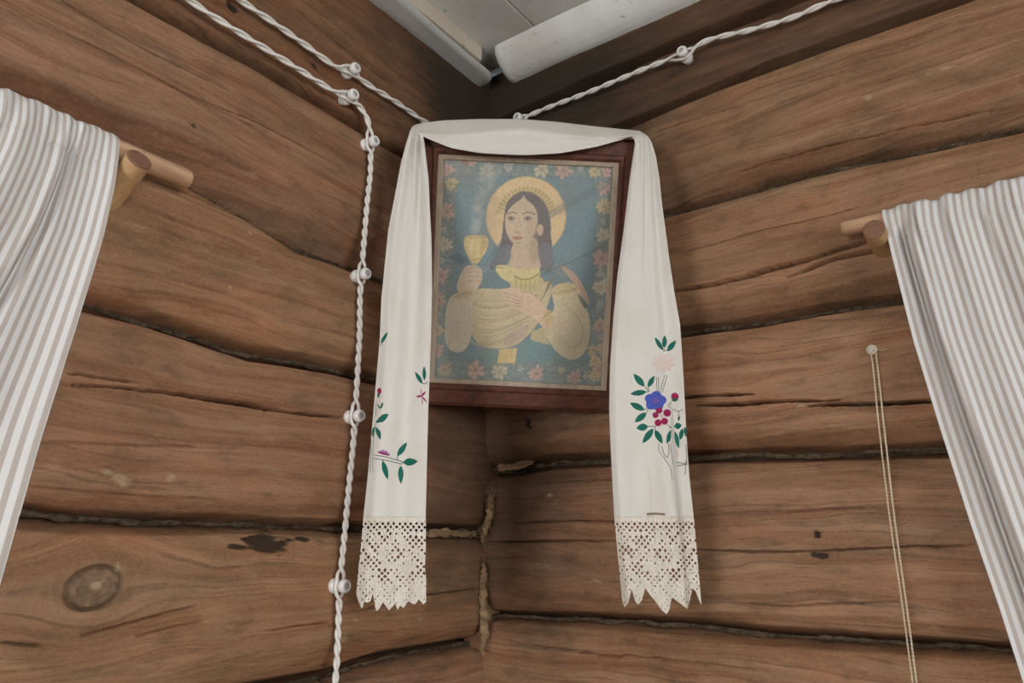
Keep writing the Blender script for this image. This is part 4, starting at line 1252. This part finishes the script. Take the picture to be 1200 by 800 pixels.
for p in ([(777.5, 412), (778.4, 408)], [(778, 411), (782.3, 410)], [(754.6, 452), (759.8, 457.5)], [(759.6, 453), (760.2, 459)], [(757, 459), (761, 458.6)], [(754.6, 480), (760, 476.5)], [(757, 484), (760, 478.5)], [(769, 441.5), (770.2, 459)], [(771.6, 441.5), (772, 460)], [(779, 439), (773.6, 459.5)], [(782, 439.5), (776, 460)],
          [(782.5, 475.5), (787.4, 469.5)], [(782.5, 476), (790, 480), (795.4, 482.5)], [(795.4, 482.5), (795, 487)], [(795.4, 482), (800, 479.5)], [(759, 499.6), (767.5, 499)], [(767.5, 499), (768, 504)], [(782, 497), (788, 503), (791.5, 507)], [(784, 501), (791, 499)],
          [(771.8, 519.5), (772, 528.5), (778, 536), (786, 548), (787.6, 563)], [(775.6, 523), (778, 531), (781.8, 536.5)], [(783.2, 520), (784, 530), (781.8, 536.5)], [(785.2, 520), (787, 532), (789, 545), (790.4, 563)], [(788, 542), (796, 541.5), (803.6, 543.5)], [(788.5, 545.5), (796, 545.8), (802.5, 544)], [(803.6, 540), (803, 556)], [(804, 520), (805, 545)]):
    stem('R', p, .62)
stem('R', [(758, 602.2), (768, 601.6), (779, 602.4)], 2.4, M_HEM, 'hem_stitching')

# ------------------------------------------------------------------ porcelain insulators
def make_insulator():
    root = empty('porcelain_insulator', (0, 0, 0))
    prof = [(-.014, .0070), (0, .0108), (.0040, .0122), (.0090, .0116), (.0125, .0080), (.0150, .0056), (.0185, .0054), (.0205, .0072), (.0222, .0098), (.0250, .0108), (.0300, .0108), (.0330, .0096), (.0342, .0074), (.0340, .0058), (.0305, .0050)]
    mesh_obj('porcelain_body', *lathe(prof, 24), M_PORC, root, local=True)
    h = [lathe([(.0285, .0052), (.0330, .0052), (.0336, .0040)], 14)]
    mesh_obj('screw', *join(h), M_STEEL, root, local=True, sharp=40)
    return root


ins0 = make_insulator()
ins_used = [0]


def copy_tree(o, parent=None):
    c = o.copy(); COL.objects.link(c)
    if parent: c.parent = parent
    for ch in list(o.children): copy_tree(ch, c)
    return c


def place_insulator(side, px, label, dip=0.0):
    P = (on_left if side == 'L' else on_right)(np.array(float(px[0])), np.array(float(px[1])))
    o = ins0 if ins_used[0] == 0 else copy_tree(ins0)
    ins_used[0] += 1
    o.location = P
    o.rotation_euler = (random.uniform(-.5, .5), 0, 0 if side == 'L' else -H)
    tag(o, label, 'insulator', 'porcelain cable insulators on the log walls')
    return P + (np.array([.0170, 0, 0]) if side == 'L' else np.array([0, -.0170, 0]))


IA = place_insulator('L', (404.5, 86.5), 'white porcelain insulator on the upper cable, left wall, just below the ceiling trim')
IB1 = place_insulator('L', (402.5, 117), 'white porcelain insulator where the lower cable starts to bend downward')
IB2 = place_insulator('L', (426.5, 171), 'white porcelain insulator at the end of the cable bend, beside the towel shoulder')
IB3 = place_insulator('L', (416, 324.5), 'white porcelain insulator on the vertical cable, level with the chalice of the icon')
IB4 = place_insulator('L', (408, 489), 'white porcelain insulator on the vertical cable, level with the towel embroidery')
IB5 = place_insulator('L', (390, 686), 'lowest white porcelain insulator on the vertical cable, level with the lace')
IR1 = place_insulator('R', (806, 69), 'white porcelain insulator on the cable across the right wall')
IR2 = place_insulator('R', (615, 144), 'small porcelain insulator in the corner directly above the towel swag')


def resample(P, step):
    P = np.array(P, float)
    u = np.r_[0, np.cumsum(np.linalg.norm(np.diff(P, axis=0), axis=1))]
    q = np.linspace(0, u[-1], max(3, int(u[-1] / step)))
    return np.stack([np.interp(q, u, P[:, k]) for k in range(3)], -1), q, u


def catmull(P, n=14):
    P = np.array(P, float); P = np.vstack([2 * P[0] - P[1], P, 2 * P[-1] - P[-2]])
    out = []
    for i in range(1, len(P) - 2):
        t = np.linspace(0, 1, n, endpoint=False)[:, None]
        p0, p1, p2, p3 = P[i - 1:i + 3]
        out.append(.5 * (2 * p1 + (p2 - p0) * t + (2 * p0 - 5 * p1 + 4 * p2 - p3) * t ** 2 + (3 * p1 - p0 - 3 * p2 + p3) * t ** 3))
    out.append(P[-2:-1])
    return np.vstack(out)


def twisted_cable(path, posts, normal_fn, label, pitches=(0.082,), r=0.0029):
    """two strands twisted round path; they part to pass either side of each post"""
    P, q, _ = resample(path, 0.0018)
    T = np.gradient(P, axis=0); T /= np.linalg.norm(T, axis=1)[:, None]
    N = np.array([normal_fn(p) for p in P])            # out of the wall
    Bn = np.cross(T, N); Bn /= np.linalg.norm(Bn, axis=1)[:, None]
    N2 = np.cross(Bn, T)
    sp = [q[np.argmin(np.linalg.norm(P - p, axis=1))] for p in posts]
    ks, kp = [0.0], [0.0]
    anchors = sorted(sp)
    phi0 = 0.0
    knots_s, knots_p = [], []
    last = None
    for i_, s in enumerate(anchors):
        if last is None:
            knots_s.append(s); knots_p.append(0.0)
        else:
            turns = max(1, round((s - last) / (pitches[min(i_, len(pitches) - 1)] / 2)))
            knots_s.append(s); knots_p.append(knots_p[-1] + turns * math.pi)
        last = s
    rate0, rate1 = 2 * math.pi / pitches[0], 2 * math.pi / pitches[-1]
    hold = 0.013
    ks2 = np.array([v for s in knots_s for v in (s - hold, s + hold)]); kp2 = np.repeat(knots_p, 2)
    ph = np.interp(q, ks2, kp2)
    ph = np.where(q < ks2[0], kp2[0] + (q - ks2[0]) * rate0, ph)
    ph = np.where(q > ks2[-1], kp2[-1] + (q - ks2[-1]) * rate1, ph)
    R = np.full(len(q), r * .93)
    for s in sp:
        g = np.clip(1.12 - np.abs(q - s) / .026, 0, 1)
        R = np.maximum(R, r * .93 + (0.0054 + r - r * .93) * g)
        ph = ph + 0  # phase is locked at the posts
    root = empty('twisted_cable', P[len(P) // 2], label, 'cable', 'twisted white cables')
    for k in (0, math.pi):
        S = P + R[:, None] * (np.cos(ph + k)[:, None] * Bn + np.sin(ph + k)[:, None] * N2)
        S = S[::2] if len(S) > 900 else S
        mesh_obj('cable_strand', *tube(S, r, 8), M_CABLE, root)
    return root


def Lp(x, y, d=.0170): return on_left(np.array(float(x)), np.array(float(y)), d)


def Rp(x, y, d=.0170): return on_right(np.array(float(x)), np.array(float(y)), -d)


nl = lambda p: np.array([1.0, 0, 0])
# lower cable: along the left wall, round the bend and down
sh = lambda a: [Lp(x, y) for x, y in a]
far_a = Lp(222, 0); dirA = far_a - Lp(260, 26)
pathB = catmull([far_a + dirA * 6, far_a + dirA * 2.2, far_a, Lp(250, 19), Lp(300, 50), Lp(350, 81), Lp(390, 106), IB1, Lp(421, 124), Lp(431, 141), IB2, Lp(434, 200), Lp(430, 240), Lp(426, 290), IB3,
                 Lp(422, 345), Lp(421, 400), Lp(418, 455), IB4, Lp(414, 520), Lp(409, 570), Lp(404, 625), Lp(400, 665), IB5, Lp(397, 720), Lp(395, 770), Lp(393, 800), Lp(391, 850), Lp(388, 930)] + [Lp(388, 930) * np.array([1, 1, 0]) + np.array([0, -.004 * k, Lp(388, 930)[2] - .16 * k]) for k in range(1, 7)])
twisted_cable(pathB, [IB1, IB2, IB3, IB4, IB5], nl, 'white twisted cable turning down the left wall beside the towel', (0.082, 0.06, 0.05, 0.046, 0.042, 0.042))
far_b = Lp(281, 0); dirB = far_b - Lp(320, 25)


def nboth(p): return np.array([1.0, 0, 0]) if p[1] < -0.04 else (np.array([0, -1.0, 0]) if p[0] > 0.06 else np.array([.7071, -.7071, 0]))


far_c = Rp(978, 0); dirC = far_c - Rp(900, 28)
pathA = catmull([far_b + dirB * 6, far_b + dirB * 2.2, far_b, Lp(320, 26), Lp(360, 54), Lp(392, 77), IA, Lp(430, 98), Lp(465, 120), Lp(497, 142), Lp(525, 158), np.array([.026, -.034, Lp(525, 158)[2]]), np.array([.05, -.018, IR2[2] - .004]), IR2,
                 Rp(640, 127), Rp(690, 108), Rp(740, 87), Rp(780, 71), IR1, Rp(830, 47), Rp(880, 35), Rp(930, 20), far_c, far_c + dirC * 1.5, far_c + dirC * 5])
twisted_cable(pathA, [IA, IR2, IR1], nboth, 'white twisted cable running below the ceiling and across the right wall')

# ------------------------------------------------------------------ curtain pegs, rods and curtains
def peg_and_rod(side, peg_px, peg_end_px, rod_px0, rod_px1, labels, r_peg, drop):
    pt = on_left if side == 'L' else on_right
    ax = np.array([1.0, 0, 0]) if side == 'L' else np.array([0, -1.0, 0])
    sg = 1 if side == 'L' else -1
    tip = pt(np.array(float(peg_end_px[0])), np.array(float(peg_end_px[1])), sg * .072)
    foot = tip.copy() - ax * .102; foot[2] -= drop
    root = empty('wall_peg', foot + ax * .03, labels[0], 'peg', 'wooden pegs holding the curtain rods')
    u = np.linspace(0, 1, 10)[:, None]
    P = foot + (tip - foot) * u
    mesh_obj('peg_shaft', *tube(P, r_peg * np.linspace(1.12, .98, 10), 16), M_PEG, root, sharp=40)
    dirp = (tip - foot) / np.linalg.norm(tip - foot)
    mesh_obj('cut_end', *tube(np.array([tip - dirp * .0005, tip + dirp * .001, tip + dirp * .0022]), r_peg * np.array([.99, .97, .86]), 16), M_PEGEND, root, sharp=40)
    return tip, foot, dirp


tipL, footL, dirL = peg_and_rod('L', None, (163, 187), None, None, ['wooden peg with brown cut end beside the left striped curtain'], .0165, .050)
tipR, footR, dirR = peg_and_rod('R', None, (1024, 269), None, None, ['wooden peg with brown cut end beside the right striped curtain'], .0160, .008)


def rod_obj(side, tip, foot, dirp, end_px, r, r_peg, length, label):
    """a round stick lying in the crook between the peg and the wall"""
    ax = np.array([1.0, 0, 0]) if side == 'L' else np.array([0, -1.0, 0])
    d_rod = 0.024 + r
    # height where the rod touches the upper side of the slanted peg
    tdist = (d_rod - foot @ ax) / (dirp @ ax)
    on_axis = foot + dirp * tdist
    cosang = math.hypot(dirp[0], dirp[1])
    z = on_axis[2] + (r + r_peg * 1.04) / cosang
    pt = on_left if side == 'L' else on_right
    e = pt(np.array(float(end_px[0])), np.array(float(end_px[1])), d_rod if side == 'L' else -d_rod)
    s_end = -e[1] if side == 'L' else e[0]
    s = np.r_[s_end, s_end + .002, s_end + .006, np.arange(s_end + .03, s_end + length, .03)]
    P = wall_xyz(side, s, np.full(len(s), z) + .0012 * vnoise(s * 9, s * 0, 3), np.full(len(s), d_rod) + .001 * vnoise(s * 8, s * 0, 7))
    rr = r * (1 + .06 * vnoise(s * 25, s * 0, 5) + .04 * vnoise(s * 90, s * 0, 8)); rr[:3] = r * np.array([.80, .93, 1.0])
    o = mesh_obj('curtain_rod', *tube(P, rr, 16), M_ROD if side == 'R' else M_RODY, origin=P[0], sharp=45)
    tag(o, label, 'curtain rod', 'raw wood curtain rods')
    return z, d_rod


M_RODY = simple_wood('raw_birch_rod_along', (0.40, 0.235, 0.135), (0.66, 0.44, 0.28), 'y', 0.6, 1.2)
zrL, drL = rod_obj('L', tipL, footL, dirL, (221, 213), .0140, .0165, 1.30, 'raw wooden curtain rod end sticking out from the left striped curtain')
zrR, drR = rod_obj('R', tipR, footR, dirR, (987, 271), .0120, .0160, 1.20, 'raw wooden curtain rod end sticking out from the right striped curtain')


def curtain(side, edge_px, rod_z, rod_d, rod_r, top_px, label, pleat, seed, span=0.34, u0=0.0, stretch_to=1.28, uscale=1.7):
    pt = on_left if side == 'L' else on_right
    sg = 1 if side == 'L' else -1
    fd = rod_d + rod_r + .004
    E = np.array([pt(np.array(float(x)), np.array(float(y)), sg * fd) for x, y in edge_px])
    es = -E[:, 1] if side == 'L' else E[:, 0]
    ez = E[:, 2]
    o = np.argsort(ez); ez, es = ez[o], es[o]
    T0 = pt(np.array(float(top_px[0])), np.array(float(top_px[1])), sg * fd)[2]
    ztop = max(T0, rod_z + rod_r + .003)
    zbot = 0.80
    ez = np.r_[zbot, ez]; es = np.r_[es[0] + (es[0] - es[1]) / (ez[1] - ez[2] + 1e-9) * (zbot - ez[1]) * -1 if False else es[0] + .05, es]
    zz = np.r_[ztop - np.array([0, .001, .003, .006, .010, .015, .020]), np.arange(ztop - .024, ztop - .09, -.003), np.arange(ztop - .095, zbot, -.008)]
    uh = np.arange(0, span, .0012)
    rows, uvs = [], []
    for z in zz:
        dz = ztop - z
        e = np.interp(z, ez, es)
        k = smooth(dz / .05)
        pc = pleat[0] + (pleat[1] - pleat[0]) * smooth(dz / .45)
        stretch = 1 + (stretch_to - 1) * smooth(dz / .5)
        f = uh / stretch
        d = .0030 * np.sin(f * 2 * np.pi / .052 + seed + .8 * np.sin(dz * 5)) * (.4 + .6 * k) + .0045 * np.sin(f * 2 * np.pi / .118 + seed * 2) * k
        d = d - .013 * (.15 + .85 * k) * np.exp(-((f - pc) / .0050) ** 2) + .006 * k * np.exp(-((f - pc - .012) / .007) ** 2)
        for (c_, a_, w2, l_) in ((.045, .006, .004, .05), (.083, .0045, .005, .07), (.128, .006, .005, .06), (.165, .004, .004, .05), (.21, .005, .006, .08), (.26, .005, .005, .05)):
            d = d + a_ * np.exp(-((f - c_ - .02 * (dz - .03)) / w2) ** 2) * np.exp(-((dz - .035) / l_) ** 2)
        d = d + .0012 * fbm(f * 60, np.full_like(f, z * 18), seed, 2)
        # wrap over the rod at the top, keep clear of it in the pocket
        rr = rod_r + .004
        wrap = rod_d + math.sqrt(max(0, rr * rr - max(0.0, (rr - dz)) ** 2)) if dz < rr else fd
        inpocket = 1 - smooth((dz - .030) / .03)
        dd = wrap + np.where(inpocket > 0, np.maximum(d, 0) * inpocket + d * (1 - inpocket), d) - .010 * smooth((dz - .06) / .4)
        # stitched pocket seam
        dd = dd - .0020 * np.exp(-((dz - .052) / .0022) ** 2)
        rag = .0035 * fbm(f * 45, f * 0, seed + 3, 2) * (1 - smooth(dz / .03)) + .0016 * np.sin(f * 2 * np.pi / .03 + seed) * (1 - smooth(dz / .03))
        rows.append(wall_xyz(side, e + f * stretch, np.full_like(f, z) + rag, dd))
        arc = f * uscale + .008 * smooth((f - pc + .006) / .012) * (.15 + .85 * k) + .0012 * np.sin(f * 2 * np.pi / .06 + seed)
        uvs.append(np.stack([arc + u0, np.full_like(f, -z)], -1))
    V, UV = np.array(rows), np.array(uvs)
    F = grid_faces(len(zz), len(uh))
    root = empty('striped_curtain', V[0, 0], label, 'curtain')
    c = mesh_obj('curtain_cloth', V.reshape(-1, 3), F, M_STRIPE, root, uv=UV.reshape(-1, 2))
    m = c.modifiers.new('thickness', 'SOLIDIFY'); m.thickness = .0010; m.offset = 0
    i = int(np.argmin(np.abs(ztop - zz - .052)))
    P = V[i].copy() + (np.array([.0012, 0, 0]) if side == 'L' else np.array([0, -.0012, 0]))
    st = [tube(P[a:a + 4], .00045, 4) for a in range(0, len(P) - 4, 6)]
    so = mesh_obj('pocket_seam', *join(st), M_CABLE, root); so['label'] = 'row of white machine stitches below the rod pocket'
    return root


curtain('L', [(140, 163), (131, 220), (118, 280), (100, 345), (75, 430), (50, 512), (25, 600), (0, 690)], zrL, drL, .0140, (140, 163),
        'beige and white striped curtain hanging at the left edge, with a deep pleat', (.050, .068), 1.0, .36, .0065, 1.60, 2.40)
curtain('R', [(1034, 252), (1045, 300), (1070, 400), (1100, 500), (1135, 610), (1170, 712), (1198, 800)], zrR, drR, .0120, (1034, 252),
        'beige and white striped curtain hanging at the right edge, near the twine', (.019, .030), 2.2, .36, .000, 1.08, 1.95)

# ------------------------------------------------------------------ nail with a hanging loop of twine
nb_ = Rp(1024, 412, 0.0)
nail = empty('wall_nail', nb_, 'steel nail in the right wall carrying the loop of pale twine', 'nail')
V, F = lathe([(-.03, .0016), (.018, .0016), (.0185, .0042), (.0200, .0042), (.0204, .0030)], 14)
V = np.stack([V[:, 1], -V[:, 0], V[:, 2]], -1) + nb_
mesh_obj('nail_shaft', V, F, M_STEEL, nail, sharp=40)
cord = empty('hanging_twine', nb_ + np.array([0, -.012, 0]), 'double strand of pale twine hanging from the nail on the right wall', 'twine')
loops = []
for k in range(4):
    t = np.linspace(0, 2 * np.pi, 28)
    yy = -.0065 - .0026 * k - .0026 * t / (2 * np.pi)
    loops.append(np.stack([nb_[0] + .0058 * np.cos(t), nb_[1] + yy, nb_[2] + .0058 * np.sin(t)], -1))
LP = np.vstack([l[:-1] for l in loops])
mesh_obj('wound_coils', *tube(LP, .0021, 7), M_CORD, cord)


def twine(pts, r=.0011, pitch=.010, name='twine_strand'):
    P, q, _ = resample(catmull(pts), .0012)
    T = np.gradient(P, axis=0); T /= np.linalg.norm(T, axis=1)[:, None]
    a = np.cross(T, np.array([0, 1.0, .1])); a /= np.linalg.norm(a, axis=1)[:, None]; b = np.cross(T, a)
    parts = []
    for k in (0, math.pi):
        ph = q * 2 * np.pi / pitch + k
        parts.append(tube(P + .55 * r * (np.cos(ph)[:, None] * a + np.sin(ph)[:, None] * b), r * .62, 5))
    return mesh_obj(name, *join(parts), M_CORD, cord)


twine([nb_ + np.array([-.0042, -.013, 0]), Rp(1022.5, 425, .016), Rp(1030, 500, .019), Rp(1043, 610, .020), Rp(1056, 700, .020), Rp(1069.5, 800, .020), Rp(1080, 880, .02), Rp(1093, 990, .02)])
twine([nb_ + np.array([.0042, -.010, 0]), Rp(1028, 425, .013), Rp(1036, 500, .015), Rp(1048.5, 610, .017), Rp(1061, 700, .019), Rp(1074, 800, .020), Rp(1083, 880, .02), Rp(1093, 990, .02)], r=.0013)
twine([nb_ + np.array([.003, -.011, .002]), Rp(1032, 410, .016), Rp(1040, 408.5, .02)], r=.0005, name='loose_tail')
kn = Rp(1093, 990, .02)
t = np.linspace(0, 2 * np.pi * 2.2, 40)
mesh_obj('end_knot', *tube(kn + np.stack([.004 * np.cos(t), .004 * np.sin(t), -.006 * t / t[-1] + .003 * np.sin(t * 1.5)], -1), .0017, 6), M_CORD, cord)
